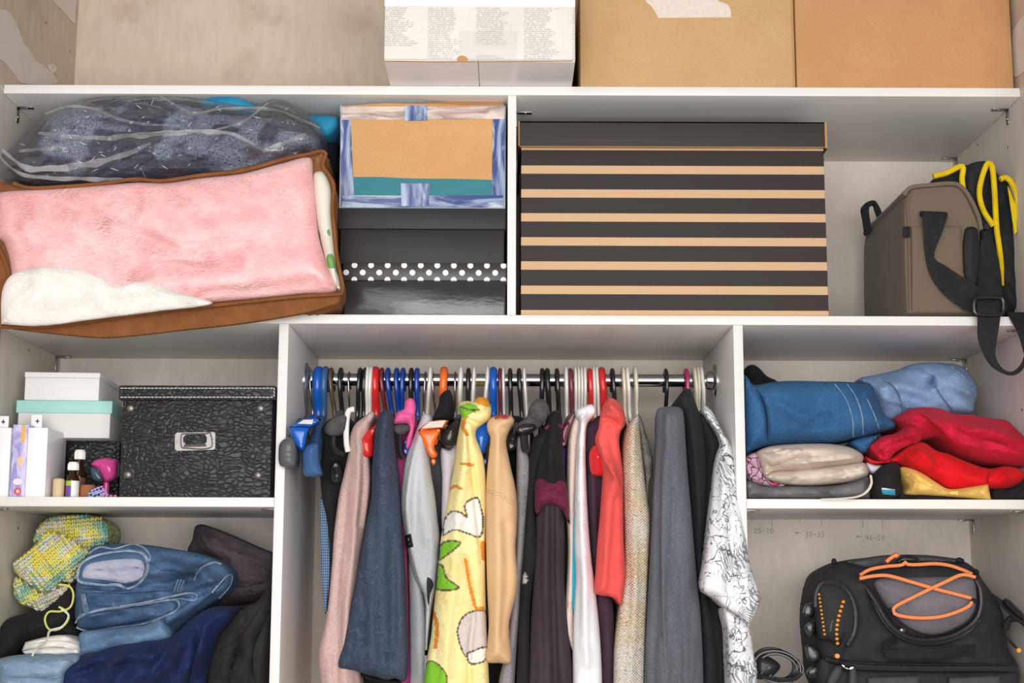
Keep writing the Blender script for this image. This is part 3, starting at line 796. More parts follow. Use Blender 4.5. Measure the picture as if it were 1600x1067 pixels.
# ------------------------------------------------------------------ camera case and harness
z7 = zc(1280, 160, 2.425)
m = Mat('taupe_canvas', .8, 0, .3, .1); m.base(m.mix(m.noise((18, 18, 18), 3), (114, 99, 84), (101, 87, 73))); m.bump(m.noise((900, 900, 900), 2), .3, .0006); m.bump(m.noise((25, 25, 25), 3), .3, .004); TAUPE = m.mat
WEB = fabric('black_webbing', (36, 36, 38), (30, 30, 32), (60, 60, 60), 500, .5, .75, .1, .2)
BNYL = fabric('black_nylon', (40, 39, 42), (32, 32, 35), (30, 30, 30), 700, .3, .65, .1, .1)
BPLA = plain('black_plastic', (28, 28, 30), .28)
r = thing('shoulder_bag', 'taupe canvas shoulder bag with black strap hanging over the shelf edge', 'bag', (U(1470, 490, .02)[0], .16, Z2))
end = cr(z7([(320, 470), (322, 380), (340, 330), (400, 318), (515, 314), (545, 335), (580, 400), (608, 480), (612, 620), (608, 804, 1), (330, 804, 1), (322, 640)]), 5)
yb = .02; E0 = UA(end, yb); E0[:, 2] = np.maximum(E0[:, 2], Z2 + .001); cen = E0.mean(0); n = len(E0)
rings = []
for y, s in ((yb + .001, .90), (yb, .97), (yb + .004, .99), (yb + .012, 1), (yb + .15, 1.012), (yb + .27, 1.0), (yb + .285, .95)):
    R = cen + (E0 - cen) * s; R[:, 1] = y; R[:, 2] = np.maximum(R[:, 2], Z2 + .001); rings.append(R)
V = np.vstack(rings); F = []
for i in range(len(rings) - 1):
    for k in range(n):
        l = (k + 1) % n; F.append((i * n + k, i * n + l, (i + 1) * n + l, (i + 1) * n + k))
F += [tuple(range(n))[::-1], tuple((len(rings) - 1) * n + k for k in range(n))]
obj('body', (V, F), TAUPE, r, 50)
obj('edge_binding', ptube(z7([(345, 800), (342, 640), (340, 480), (336, 380), (350, 335)]), yb - .001, .0022), TAUPE, r)
flap = z7([(322, 350), (345, 322), (420, 312), (518, 308), (555, 335), (600, 420), (615, 480)])
fl = cr(flap, 5, False); A = UA(fl, yb - .006); B = A.copy(); B[:, 1] = yb + .27
obj('top_flap', ribbon(A, B, .006), TAUPE, r, 40)
obj('end_pocket', blob(z7([(348, 468, 1), (540, 466, 1), (545, 600), (548, 798, 1), (350, 798, 1)]), yb - .001, .004, 8, .004), TAUPE, r)
obj('web_patch', pplate(z7([(318, 470), (345, 470), (345, 511), (318, 511)]), yb - .006, .002, False), WEB, r, 0)
obj('zip', blob(z7([(552, 480), (600, 480), (604, 690), (592, 694), (552, 670)]), yb - .001, .008, 8, .004, folds=[(z7([(576, 480), (578, 690)]), 2, .003)]), BNYL, r)
YH = .24
H = [(175, 505), (165, 440), (160, 400), (180, 380), (207, 376), (225, 400), (240, 438)]
H2 = [(197, 490), (188, 440), (186, 405), (196, 392), (206, 390), (212, 408), (226, 446)]
obj('handle', prib(z7(H), z7(H2), YH, .014), WEB, r)
yS = yb - .012
obj('shoulder_strap', merge([
    prib(z7([(380, 430), (384, 414), (393, 450), (400, 560), (420, 650), (470, 722), (540, 775), (600, 800)]), z7([(398, 440), (482, 418), (470, 480), (435, 582), (480, 620), (540, 660), (590, 690), (640, 740)]), [yS + .008, yS, yS - .004, yS, yS, yS - .004, yS - .008, yS - .012], .002),
    prib(z7([(612, 520), (605, 620), (600, 700), (598, 760), (600, 830), (603, 900), (640, 985), (690, 1024), (735, 1034), (772, 1010), (795, 940)]), z7([(650, 500), (680, 600), (692, 690), (690, 760), (684, 830), (672, 905), (668, 960), (690, 1004), (728, 1020), (765, 990), (786, 930)]), [.03, .02, -.0, -.016, -.022, -.024, -.026, -.026, -.026, -.026, -.022], .0022),
    prib(z7([(795, 940), (780, 960), (755, 880), (712, 796)]), z7([(800, 900), (800, 940), (795, 870), (780, 796)]), [-.022, -.022, -.022, .0], .0022)]), WEB, r)
ring = cr(z7([(600, 740), (688, 740), (697, 750), (697, 792), (688, 803), (600, 803), (589, 792), (589, 750)]), 3)
obj('buckle', tube(UA(ring, -.026), .0032, 8, True), BPLA, r)

YEL = fabric('yellow_binding', (226, 196, 30), (210, 178, 20), (60, 60, 60), 500, .3, .8)
r = thing('backpack', 'black backpack with yellow edging leaning on the wall behind the taupe bag', 'bag', (U(1550, 490, .1)[0], .2, Z2))
obj('body', blob(z7([(430, 292), (480, 272), (545, 240), (640, 232), (690, 285), (735, 292), (762, 380), (780, 480), (785, 640), (786, 806, 1), (560, 806, 1), (470, 560), (428, 400)]), .1, .03, 30, .2, wr=((.006, 60, 25, 75, 1),), rest=Z2, seed=3), BNYL, r)
obj('side_panel', blob(z7([(548, 330), (560, 240), (640, 226), (618, 290), (605, 345), (625, 415), (660, 470), (690, 690), (700, 640), (720, 800, 1), (600, 800, 1), (600, 500)]), .065, .02, 14, .06, rest=Z2), BNYL, r)
YY = .045
for pts in ([(432, 280), (480, 268), (543, 242), (541, 290), (546, 330)], [(690, 695), (688, 600), (672, 470), (664, 330), (654, 240), (640, 229), (618, 280), (607, 345), (622, 408), (660, 468)], [(686, 292), (705, 284), (730, 305), (752, 370), (764, 480), (772, 600), (778, 660)]):
    obj('edging', ptube(z7(pts), YY, .0046), YEL, r)
obj('label', pplate(z7([(714, 315), (748, 395), (750, 490), (740, 500)]), YY, .002, False), YEL, r, 0)
obj('button', lathe([(.0001, -.004), (.005, -.004), (.006, 0)], U(*z7([(632, 472)])[0], .04), 12, 'y'), BPLA, r)

# ------------------------------------------------------------------ hangers on the rail
PLW = plain('white_plastic', (236, 234, 228), .3, var=.02); PLC = plain('cream_plastic', (228, 220, 200), .35, var=.02)
PLB = plain('blue_plastic', (18, 92, 190), .25, var=.04); PLN = plain('royal_blue_plastic', (28, 66, 158), .3, var=.04); PLS = plain('steel_blue_plastic', (58, 96, 144), .35, var=.05)
PLG = plain('grey_plastic', (88, 90, 94), .4, var=.08); PLK = plain('black_hanger_plastic', (34, 34, 36), .28, var=.06); PLR = plain('red_plastic', (208, 40, 42), .28, var=.04)
PLD = plain('burgundy_plastic', (112, 42, 56), .35, var=.05); PLO = plain('orange_plastic', (240, 112, 34), .3, var=.04); PLM = plain('magenta_plastic', (172, 48, 104), .3, var=.04)
PLBR = plain('brown_plastic', (96, 76, 62), .4, var=.05); WIRE = plain('steel_wire', (170, 165, 160), .25, 1, .03)
FUZZ = fabric('charcoal_felt', (92, 90, 90), (76, 74, 75), (60, 60, 60), 420, .8, .95, .3, .25)
KIND = {'white': (PLW, 'white plastic'), 'cream': (PLC, 'cream plastic'), 'blue': (PLB, 'bright blue plastic'), 'navy': (PLN, 'royal blue plastic'), 'steelblue': (PLS, 'steel blue plastic'),
        'grey': (PLG, 'dark grey plastic'), 'black': (PLK, 'black plastic'), 'red': (PLR, 'red plastic'), 'burgundy': (PLD, 'burgundy plastic'), 'orange': (PLO, 'orange plastic'),
        'magenta': (PLM, 'magenta plastic'), 'brown': (PLBR, 'brown plastic'), 'wire': (WIRE, 'steel wire')}
HK = [(474, 468, 'grey', 10), (480.5, 475, 'grey', 10), (486, 489, 'wire', 3), (498, 497, 'blue', 14), (509, 505, 'steelblue', 11), (518, 524, 'brown', 7), (533, 535, 'black', 7.5),
      (546, 547, 'wire', 3), (563, 558, 'black', 7), (571, 568, 'black', 8), (575.5, 573, 'white', 6), (581, 577.5, 'white', 6.5), (587, 588, 'red', 13), (597, 604, 'burgundy', 7), (606.5, 614, 'navy', 8),
      (620, 623.5, 'navy', 8), (630, 628, 'navy', 8), (643, 643, 'black', 7.5), (652, 653, 'navy', 8), (665, 661, 'wire', 3.5), (673, 667, 'white', 7.5), (676, 681, 'wire', 3.5), (694, 690, 'orange', 12.5),
      (711.5, 711, 'wire', 3.5), (720.5, 717, 'white', 8.5), (732, 731, 'black', 7.5), (741, 737, 'white', 7), (762, 755, 'white', 7), (771, 771, 'blue', 12), (781, 782, 'burgundy', 6), (786.5, 788, 'white', 5.5),
      (797, 799, 'black', 7.5), (811, 816, 'black', 7.5), (819, 824, 'white', 6.5), (847, 845, 'black', 7.5), (855, 859, 'black', 8.5), (870, 874, 'black', 7.5), (884, 886, 'white', 7), (891, 896, 'burgundy', 8),
      (898.5, 900, 'white', 5.5), (903.7, 905, 'white', 4.6), (908.3, 909.5, 'white', 4.6), (913.5, 914.5, 'white', 5.5), (921, 925, 'red', 8), (927, 930, 'white', 5), (932, 936.5, 'white', 5.5), (940, 946, 'red', 11),
      (956.5, 962, 'black', 7.5), (973, 977, 'cream', 6.5), (979.5, 985, 'white', 6.5), (992, 996, 'cream', 7), (1040, 1040, 'black', 6.5), (1072, 1072, 'magenta', 7.5), (1084, 1090, 'cream', 6.5), (1089.5, 1092.5, 'cream', 5), (1095, 1102, 'white', 6.5)]
ORD = ['first', 'second', 'third', 'fourth', 'fifth', 'sixth', 'seventh', 'eighth', 'ninth', 'tenth', 'eleventh', 'twelfth', 'thirteenth', 'fourteenth', 'fifteenth', 'sixteenth', 'seventeenth', 'eighteenth', 'nineteenth', 'twentieth']
HTOT = {}
for h in HK: HTOT[h[2]] = HTOT.get(h[2], 0) + 1
HC = {}; HANG = []
ZN = U(800, 657, RAILY)[2] - RAILZ
for i, (xt, xb, k, wd) in enumerate(HK):
    HC[k] = HC.get(k, 0) + 1; mt, nm = KIND[k]
    pt, pb = U(xt, 590, RAILY)[0], U(xb, 655, RAILY)[0]
    lr = wd / 2 / 930; rt = lr if k == 'wire' else (.0072 if k in ('white', 'cream') else max(.0052, min(.0062, lr * 1.15)))
    Ri = RAILR + .005; Rc = Ri + rt; cz = -(Ri - RAILR)
    L = [(0, ZN), (0, ZN * .8), (-.004, ZN * .62), (-.011, -.034), (-Rc + .0015, -.020)]
    L += [(Rc * math.cos(math.radians(a)), cz + Rc * math.sin(math.radians(a))) for a in range(185, -46, -18)]
    P = np.array([(pb + (pt - pb) * min(1, max(0, (z - ZN) / (-ZN))), RAILY + y, RAILZ + z) for y, z in L])
    lab = f'{nm} hanger, the only one of its colour on the rail' if HTOT[k] == 1 else f'{nm} hanger, the {ORD[HC[k]-1]} {nm.split(" plastic")[0]} hook from the left end of the rail'
    r = thing('clothes_hanger', lab, 'hanger', (pt, RAILY, RAILZ + RAILR), 'clothes hangers on the chrome rail')
    obj('hook', tube(spline3(P, 3), lr, 10, flat=rt / lr, n0=(1, 0, 0)), mt, r)
    nk = P[0]; HANG.append((r, nk, mt, k))
FLARE = {0, 3, 4, 12, 22, 28, 46}
for i, (r, nk, mt, k) in enumerate(HANG):
    rr = .0016 if k == 'wire' else .0036
    fx = nk[0] * 1.0
    for s, dy in ((-1, .165), (1, .148)):
        if s < 0 and i in FLARE: continue
        P = spline3([nk + (0, 0, .004), nk + (0, s * .02, -.004), nk + (0, s * dy * .45, -.03), nk + (0, s * dy * (.6 if s < 0 else 1), -.058)], 5)
        obj('shoulder_arm', tube(P, rr, 8), mt, r)


def flare(i, pts, Y, arm_r, name='shoulder_end', front=.014, back=.03, rim=14, mat=None, folds=()):
    r, nk, mt, k = HANG[i]; mt = mat or mt
    o = np.array([p[:2] for p in pts]); c = U(*o.mean(0), Y + .015)
    obj(name, blob(pts, Y, front, rim, back, 5, folds=folds, step=4), mt, r)
    if arm_r: obj('shoulder_arm', tube(spline3([nk + (0, 0, .002), nk * .6 + c * .4 + (0, 0, .012), c + (0, .01, .006)], 6), [.006] + [.006 + (arm_r - .006) * t / 12 for t in range(1, 13)], 12), mt, r)


h1 = zc(430, 540, 4.848); h2 = zc(600, 560, 4.85); h3 = zc(790, 560, 4.85)
flare(0, h1([(25, 800), (35, 740), (80, 700), (140, 690), (158, 730), (165, 800), (160, 880), (150, 915), (100, 925), (40, 912), (26, 870)]), -.02, .014, back=.06, folds=[(h1([(30, 820), (160, 830)]), 3, .002)])
flare(4, h1([(205, 800), (225, 760), (270, 740), (325, 740), (330, 800), (335, 880), (355, 970), (345, 985), (280, 994), (230, 990), (212, 960), (205, 880)]), -.005, .013, back=.04, folds=[(h1([(270, 780), (275, 980)]), 2, .002)])
flare(3, h1([(103, 622, 1), (180, 616), (258, 622, 1), (238, 690), (224, 760), (205, 796), (188, 790), (150, 740), (125, 690)]), -.022, .009, back=.02, front=.008, rim=7)
obj('shoulder_top', blob(h1([(103, 622, 1), (150, 588), (200, 556, 1), (280, 548), (350, 556, 1), (310, 596), (262, 624, 1), (180, 618)]), -.014, .006, 6, .03, 4), PLB, HANG[3][0])
o = obj('price_label', pplate(h1([(170, 590, 1), (215, 562, 1), (290, 560, 1), (278, 595, 1)]), -.0405, .0006, False), plain('worn_paper_label', (214, 200, 186), .6, var=.12, sc=200), HANG[3][0], 0)
flare(12, h1([(608, 730), (640, 690), (700, 640), (770, 590), (785, 580), (770, 640), (750, 700), (748, 790), (735, 840), (690, 852), (650, 830), (620, 780)]), .035, .011, folds=[(h1([(612, 722), (680, 712), (750, 705)]), 3, .003)])
flare(22, h2([(255, 548, 1), (340, 540), (440, 528, 1), (410, 590), (385, 650), (385, 690), (405, 720), (392, 750), (360, 755), (330, 715), (290, 630)]), .028, .009, back=.02, front=.008, rim=7)
obj('shoulder_top', blob(h2([(255, 548, 1), (300, 508), (350, 476, 1), (430, 465), (492, 470, 1), (445, 530, 1), (340, 544)]), .034, .005, 6, .03, 4), PLO, HANG[22][0])
obj('price_label', pplate(h2([(285, 530, 1), (345, 480, 1), (470, 468, 1), (440, 520, 1)]), .0135, .0006, False), bpy.data.materials['worn_paper_label'], HANG[22][0], 0)
obj('clip', blob(h2([(358, 765), (375, 755), (392, 770), (388, 800), (370, 808), (358, 790)]), .026, .006, 5, .01), PLO, HANG[22][0])
flare(28, h2([(655, 560), (690, 520), (730, 490), (790, 480), (812, 500), (810, 560), (800, 620), (775, 680), (760, 725), (715, 728), (690, 680), (668, 610)]), .05, .011, folds=[(h2([(660, 562), (740, 560), (808, 556)]), 3, .003)])
obj('clip', blob(h2([(750, 765), (765, 755), (780, 770), (775, 805), (758, 808)]), .046, .006, 5, .01), PLB, HANG[28][0])
flare(46, h3([(632, 745), (640, 700), (665, 660), (700, 650), (735, 660), (760, 690), (770, 760), (775, 850), (760, 885), (700, 892), (655, 880), (638, 830)]), .03, .012, back=.04, folds=[(h3([(700, 660), (704, 885)]), 2, .003), (h3([(635, 750), (765, 770)]), 3, .002)])
flare(6, h1([(372, 630), (400, 580), (440, 548), (500, 525), (545, 530), (540, 600), (525, 650), (480, 680), (420, 684), (385, 665)]), .03, .009, 'padded_shoulder', mat=FUZZ)
obj('clip', ptube(h1([(430, 690), (432, 770), (455, 800), (500, 810), (530, 850)]), .03, [.0045] * 200, 8) if False else tube(UA(cr(h1([(440, 690), (440, 760), (470, 800), (520, 830)]), 4, False), .034), .0045, 8), PLK, HANG[6][0])
flare(9, h1([(425, 900), (450, 870), (480, 880), (500, 930), (505, 1000), (480, 1040), (440, 1040), (420, 980)]), .05, .006)
flare(17, h2([(64, 520), (90, 502), (140, 500), (185, 505), (200, 520), (180, 555), (140, 578), (95, 572), (70, 545)]), .022, .007, mat=FUZZ)
obj('clip', ptube(h2([(118, 580), (118, 640), (124, 720), (140, 760)]), .03, .0042, 8), PLK, HANG[17][0])
flare(18, h2([(148, 640), (165, 610), (182, 615), (184, 680), (172, 728), (152, 725), (145, 690)]), .04, .005)
flare(25, h2([(425, 600), (450, 545), (500, 500), (560, 450), (585, 450), (575, 520), (555, 600), (540, 640), (500, 672), (455, 660), (430, 630)]), .045, .010, folds=[(h2([(450, 545), (520, 540), (575, 520)]), 3, .003)])
flare(32, h2([(935, 590), (960, 560), (1000, 565), (1015, 600), (1005, 660), (970, 700), (940, 690), (930, 650)]), .05, .008)
flare(33 + 1, h3([(75, 525), (110, 480), (160, 440), (170, 400), (205, 330), (250, 305), (300, 320), (330, 370), (325, 430), (300, 480), (260, 520), (220, 550), (160, 572), (100, 565)]), .03, .010, 'felt_pad', front=.02, mat=FUZZ, folds=[(h3([(90, 500), (150, 480), (230, 500)]), 3, -.004), (h3([(165, 420), (230, 440), (300, 470)]), 4, .006)])
flare(35, h3([(78, 545), (100, 510), (160, 492), (225, 500), (232, 525), (200, 555), (150, 574), (100, 568)]), .012, .004, 'shoulder_end', front=.01, back=.02)
obj('clip', ptube(h3([(140, 575), (142, 640), (150, 690), (180, 690)]), .03, .0062, 8), PLK, HANG[35][0])
flare(38, h3([(417, 560), (430, 520), (470, 470), (520, 400), (524, 430), (490, 520), (465, 600), (455, 660), (432, 668), (420, 620)]), .045, .006)
obj('loop', ptube(h1([(600, 482), (560, 490), (545, 540), (538, 640), (540, 740), (552, 805)]), .03, .0045, 8), PLW, HANG[11][0])

# ------------------------------------------------------------------ clothes on the rail
z4 = zc(430, 640, 2.5); z5 = zc(640, 600, 2.285); z6 = zc(880, 600, 2.284)
m = Mat('navy_paisley_jacquard', .8, 0, .2)
wv = m.vec(m.x + m.noise((14, 14, 14), 3) * .09, m.y, m.z + m.noise((17, 17, 17), 3) * .09)
vd = m.voro(1, 'F1', 'Distance', vec=m.vec(m.x * 30 + m.noise((14, 14, 14), 3) * 3, 0.0, m.z * 22 + m.noise((16, 16, 16), 3) * 3))
line = ((vd * 34).sin()).gt(.55) * m.noise((40, 40, 40), 2).ramp(.3, .6)
l2 = ((m.noise((60, 60, 44), 3, 1.5) * 40).sin()).gt(.6); c = m.mix(m.noise((9, 9, 7), 2).ramp(.4, .6), (56, 66, 84), (63, 74, 93)); c = m.mix(line, c, (74, 86, 106)); c = m.mix(l2 * .6, c, (78, 90, 110)); c = m.mix(vd.lt(.16), c, (54, 64, 84)); c = m.mix(m.noise((900, 900, 900), 2).ramp(.4, .7) * .4, c, (40, 48, 66)); m.base(c); m.bump(line, .25, .001); PAIS = m.mat
m = Mat('comic_line_print', .8, 0, .25)
q = m.vec(m.x * 24 + m.noise((18, 18, 18), 3) * 2.4, 0.0, m.z * 17 + m.noise((15, 15, 15), 3) * 2.6)
v = m.voro(1, 'DISTANCE_TO_EDGE', 'Distance', vec=q)
q2 = m.vec(m.x * 60 + m.noise((30, 30, 30), 2) * 4, 0.0, m.z * 48 + m.noise((33, 33, 33), 2) * 4)
v2 = m.voro(1, 'DISTANCE_TO_EDGE', 'Distance', vec=q2)
hatch = ((m.x * 900 + m.z * 700 + m.noise((20, 20, 20), 2) * 60).sin()).gt(.1) * m.noise((16, 16, 16), 2).gt(.55)
ink = v.lt(.013).max(v2.lt(.02) * m.noise((12, 12, 12), 2).gt(.46)).max(hatch * .7)
dark = m.noise(1, 2, vec=m.vec(m.x * 45, 1.0, m.z * 32)).gt(.73)
c = m.mix(m.noise((10, 10, 10), 2).gt(.56) * .3, (238, 239, 243), (196, 200, 208)); m.base(m.mix(ink.max(dark) * .85, c, (44, 48, 60))); COMIC = m.mat
m = Mat('gold_melange_knit', .9, 0, .2)
zz = m.noise((2, 2, 13), 3); c = m.mix(zz.ramp(.42, .62), (202, 196, 186), (196, 160, 92)); s = m.noise((240, 240, 700), 3)
c = m.mix(s.ramp(.35, .7), c, (238, 232, 220)); c = m.mix(m.noise((300, 300, 500), 2).gt(.6) * .55, c, (110, 98, 84)); m.base(c)
m.bump(((m.x * 1300).sin() * (m.z * 1500).sin()), .6, .0016); m.bump(s, .5, .002); GOLDK = m.mat
GREYK = fabric('charcoal_melange_knit', (94, 92, 90), (120, 116, 110), (30, 30, 80), 450, .8, .95, .1, .4)
MAUVE = fabric('mauve_melange_knit', (206, 176, 170), (196, 164, 158), (10, 10, 4), 480, .5, .95, .2, .16, stretch=(1, 1, .5))
BLKF = fabric('black_cotton', (38, 37, 40), (30, 29, 32), (20, 20, 20), 500, .4, .9, .15, .14)
DPLUM = fabric('dark_plum_jersey', (70, 60, 66), (60, 50, 56), (14, 14, 6), 600, .3, .85, .15, .08)
VELOUR = fabric('grey_velour', (196, 198, 202), (180, 182, 187), (14, 14, 6), 300, .4, .8, .4, .07)
WHITEF = fabric('white_fleece', (240, 239, 243), (232, 231, 236), (14, 14, 6), 420, .3, .9, .2, .03)
CREAM = fabric('blush_cotton', (226, 206, 196), (218, 196, 186), (14, 14, 6), 420, .3, .9, .2, .04)
TANF = fabric('tan_velour', (230, 192, 150), (222, 180, 136), (18, 18, 7), 420, .35, .85, .4, .05, True)
MELG = fabric('grey_melange_jersey', (150, 146, 148), (138, 135, 137), (20, 20, 20), 700, .5, .92, .15, .42)
PLUM = fabric('plum_cotton', (70, 50, 66), (60, 42, 56), (14, 14, 6), 500, .3, .9, .15, .1)
CORAL = fabric('coral_cotton', (238, 96, 90), (230, 86, 82), (16, 16, 8), 600, .3, .9, .2, .05)
WOOL = fabric('grey_wool', (104, 107, 116), (92, 95, 104), (24, 24, 8), 500, .6, .95, .3, .22, stretch=(1, 1, .5))
YELF = fabric('yellow_terry_fleece', (250, 234, 172), (244, 224, 150), (18, 18, 18), 330, 1, .95, .4, .1, True)
TURQF = fabric('turquoise_cotton', (40, 168, 196), None, (20, 20, 20), 400)
PURP = fabric('purple_cotton', (96, 52, 140), None, (20, 20, 20), 400)
MAGF = fabric('magenta_cotton', (170, 66, 122), (150, 50, 100), (20, 20, 20), 400)
HOTP = fabric('hot_pink_jersey', (248, 112, 172), (240, 98, 160), (30, 30, 30), 400, .3)
BURG = fabric('burgundy_quilting', (112, 36, 66), (92, 28, 54), (60, 60, 60), 300, .8, .8, .3, .2)
DGREY = fabric('dark_grey_jersey', (76, 74, 78), (62, 60, 64), (20, 20, 20), 500)
LGREY = fabric('pale_grey_jersey', (172, 174, 178), (160, 162, 166), (20, 20, 8), 500, .3)
LILAC = fabric('pale_lilac_cotton', (226, 220, 232), (216, 210, 222), (20, 20, 8), 500, .3)
m = Mat('blue_gingham', .9, 0, .2); a = (m.x * 300).fract().gt(.5); b = (m.z * 230).fract().gt(.5)
m.base(m.mix((a + b) * .5, (160, 188, 220), (52, 86, 136))); GING = m.mat
VW = ((.009, 260, 18, 88), (.004, 120, 9, 92), (.002, 30, 14, 40))


def wear(name, label, cat, mat, out, Y, front=.022, rim=16, folds=(), wr=VW, seed=0, back=None, paint=(), step=3.6, angle=180):
    geo = blob(out, Y, front, rim, (back if back is not None else .33 - (Y if not callable(Y) else .02)), 5, folds, wr, step, None, paint, seed, taper=.6)
    return tag(obj(name, geo, mat, angle=angle), label, cat, 'clothes hanging on the rail')


# clothes deeper on the rail; some dark ones added to fill shaded gaps
wear('checked_shirt', 'blue and white gingham shirt hanging at the left end of the rail', 'shirt', GING, z4([(176, 340), (200, 380), (214, 480), (216, 640), (205, 740), (196, 800), (186, 720), (180, 600), (176, 450)]), .16, .01, 8, back=.1)
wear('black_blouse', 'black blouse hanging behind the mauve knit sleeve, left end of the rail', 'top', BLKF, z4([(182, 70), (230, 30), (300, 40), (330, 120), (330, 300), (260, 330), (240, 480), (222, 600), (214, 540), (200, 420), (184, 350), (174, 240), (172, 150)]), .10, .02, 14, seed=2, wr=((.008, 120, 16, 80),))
wear('dark_gap_filler', 'dark cloth added to fill the shaded gap behind the red hanger end and mauve knit', 'trousers', BLKF, [(556, 700), (600, 690), (640, 700), (650, 820), (648, 1000), (650, 1130), (545, 1130), (548, 1050), (552, 900)], .13, .015, 12, seed=3)  # dark filler added to stand for shade behind the sleeves
wear('pink_striped_top', 'magenta top showing as a thin strip beside the navy paisley jacket', 'top', MAGF, [(612, 668), (640, 660), (652, 655), (650, 690), (640, 740), (636, 800), (640, 1000), (642, 1130), (625, 1130), (624, 900), (620, 760)], .075, .015, 8, seed=4)
wear('hot_pink_top', 'hot pink jersey draped over a charcoal padded hanger end', 'top', HOTP, h2([(66, 495), (80, 440), (110, 400), (150, 385), (158, 330), (190, 300), (225, 310), (242, 360), (235, 420), (235, 470), (225, 540), (212, 600), (195, 660), (170, 690), (165, 620), (190, 540), (180, 500), (120, 498)]), .035, .02, 12, folds=[(h2([(80, 450), (130, 425), (190, 440), (232, 410)]), 4, .006), (h2([(150, 390), (200, 400), (236, 400)]), 3, -.006)], wr=((.003, 30, 10, 10),), back=.08)
wear('pale_grey_top', 'pale grey jersey hanging low between the paisley jacket and yellow fleece', 'top', LGREY, z4([(525, 560), (560, 640), (588, 800), (590, 1000), (585, 1250), (528, 1250), (526, 1000), (524, 760)]), .07, .015, 10, seed=5)
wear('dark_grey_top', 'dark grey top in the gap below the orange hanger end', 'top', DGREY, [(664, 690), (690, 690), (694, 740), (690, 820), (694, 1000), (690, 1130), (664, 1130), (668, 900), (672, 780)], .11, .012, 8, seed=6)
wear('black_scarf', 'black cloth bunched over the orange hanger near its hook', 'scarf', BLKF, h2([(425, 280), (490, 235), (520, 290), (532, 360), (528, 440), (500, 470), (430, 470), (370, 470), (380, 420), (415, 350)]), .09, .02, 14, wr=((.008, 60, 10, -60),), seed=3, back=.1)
wear('white_blouse', 'white blouse showing as a narrow strip behind the yellow printed fleece', 'top', LILAC, h2([(432, 680), (500, 690), (540, 640), (560, 700), (520, 900), (490, 1200), (440, 1300), (440, 900)]), .085, .015, 8, seed=7)
wear('black_gap_filler', 'black dress cloth added in the shaded gap between the tan sleeve and the grey melange sleeve', 'filler', BLKF, [(770, 690), (800, 650), (830, 665), (838, 760), (835, 1000), (840, 1130), (762, 1130), (766, 900)], .14, .015, 10, seed=8)  # black filler added for the shade between these two sleeves
wear('black_gap_strip', 'black strip added for the shaded gap between the coral sleeve and the gold knit', 'top', BLKF, [(955, 660), (975, 650), (982, 720), (978, 900), (972, 960), (960, 900)], .13, .012, 8, seed=8)  # added dark strip standing for the shade in this gap

wear('knit_cardigan', 'mauve melange knit cardigan left of the navy paisley jacket', 'cardigan', MAUVE, z4([(302, 72), (318, 50), (345, 30), (378, 5), (390, 20), (372, 60), (362, 120), (372, 260), (365, 360), (350, 470), (330, 600), (318, 760), (330, 1010), (335, 1250), (185, 1250), (178, 1067), (170, 950), (190, 860), (205, 780), (222, 600), (230, 480), (240, 400), (250, 330), (268, 250), (285, 170), (290, 110)]), .045, .024, 18,
     folds=[(z4([(318, 80), (330, 160), (322, 320), (300, 600), (270, 900), (260, 1060)]), 7, .010), (z4([(290, 200), (275, 380), (240, 700), (215, 950)]), 5, -.006), (z4([(345, 180), (350, 300), (330, 450)]), 6, -.008)], seed=12, back=.26)
p = wear('paisley_jacket', 'navy paisley patterned jacket with wide open cuff, second big sleeve from the left', 'jacket', PAIS, z4([(412, 12), (430, 2), (455, 6), (462, 40), (465, 100), (480, 280), (492, 460), (505, 640), (512, 800), (518, 950), (514, 1040), (502, 1062), (470, 1050), (435, 1056), (400, 1046), (345, 1032), (310, 1018), (248, 1006), (262, 930), (282, 830), (320, 650), (345, 500), (365, 400), (376, 330), (378, 240), (384, 150), (392, 70)]), .015, .03, 24,
         folds=[(z4([(412, 40), (398, 160), (382, 330), (372, 420)]), -10, .010, 1), (z4([(420, 20), (410, 120), (385, 330), (350, 620)]), 6, .006), (z4([(440, 200), (420, 500), (380, 800), (360, 1020)]), 12, .007), (z4([(470, 500), (460, 800), (450, 1040)]), 9, -.008), (z4([(310, 800), (290, 1000)]), 8, -.007)], seed=13, step=4)
obj('cuff_lining', blob(z4([(320, 1026), (400, 1048), (500, 1062), (495, 1075), (400, 1064), (340, 1045)]), .06, .005, 5, .05), BLKF, p)
wear('grey_tracksuit_top', 'pale grey velour top with black tag, right of the navy paisley jacket', 'top', VELOUR, z4([(545, 95), (565, 45), (580, 15), (605, 20), (612, 60), (600, 150), (605, 230), (622, 330), (632, 420), (640, 480), (638, 560), (628, 680), (612, 760), (600, 850), (592, 960), (590, 1250), (578, 1250), (580, 1067), (586, 900), (582, 730), (545, 660), (520, 560), (500, 450), (490, 370), (500, 250), (515, 170)]), .05, .022, 18,
     folds=[(z4([(572, 70), (545, 140), (520, 260), (508, 400), (530, 560), (588, 740)]), -8, .010, 1), (z4([(560, 100), (530, 240), (515, 420), (545, 600), (590, 760), (592, 950)]), 3.5, .006), (z4([(580, 120), (575, 300), (590, 500)]), 10, .006)], seed=14, step=4)
o = bpy.data.objects['grey_tracksuit_top']; so = Surf(o)
obj('tag', blob(z4([(504, 492, 1), (530, 484, 1), (540, 535, 1), (514, 543, 1)]), so.y(.0015), .001, 2, .002, 2, step=3), plain('black_tag', (36, 36, 36), .6), o, 0)
obj('dark_patch', blob(z4([(594, 655), (612, 665), (618, 685), (606, 720), (600, 765), (594, 740)]), so.y(.0012), .001, 2, .002, 2, step=3), plain('black_tag_cloth', (40, 38, 40), .8), o, 0)

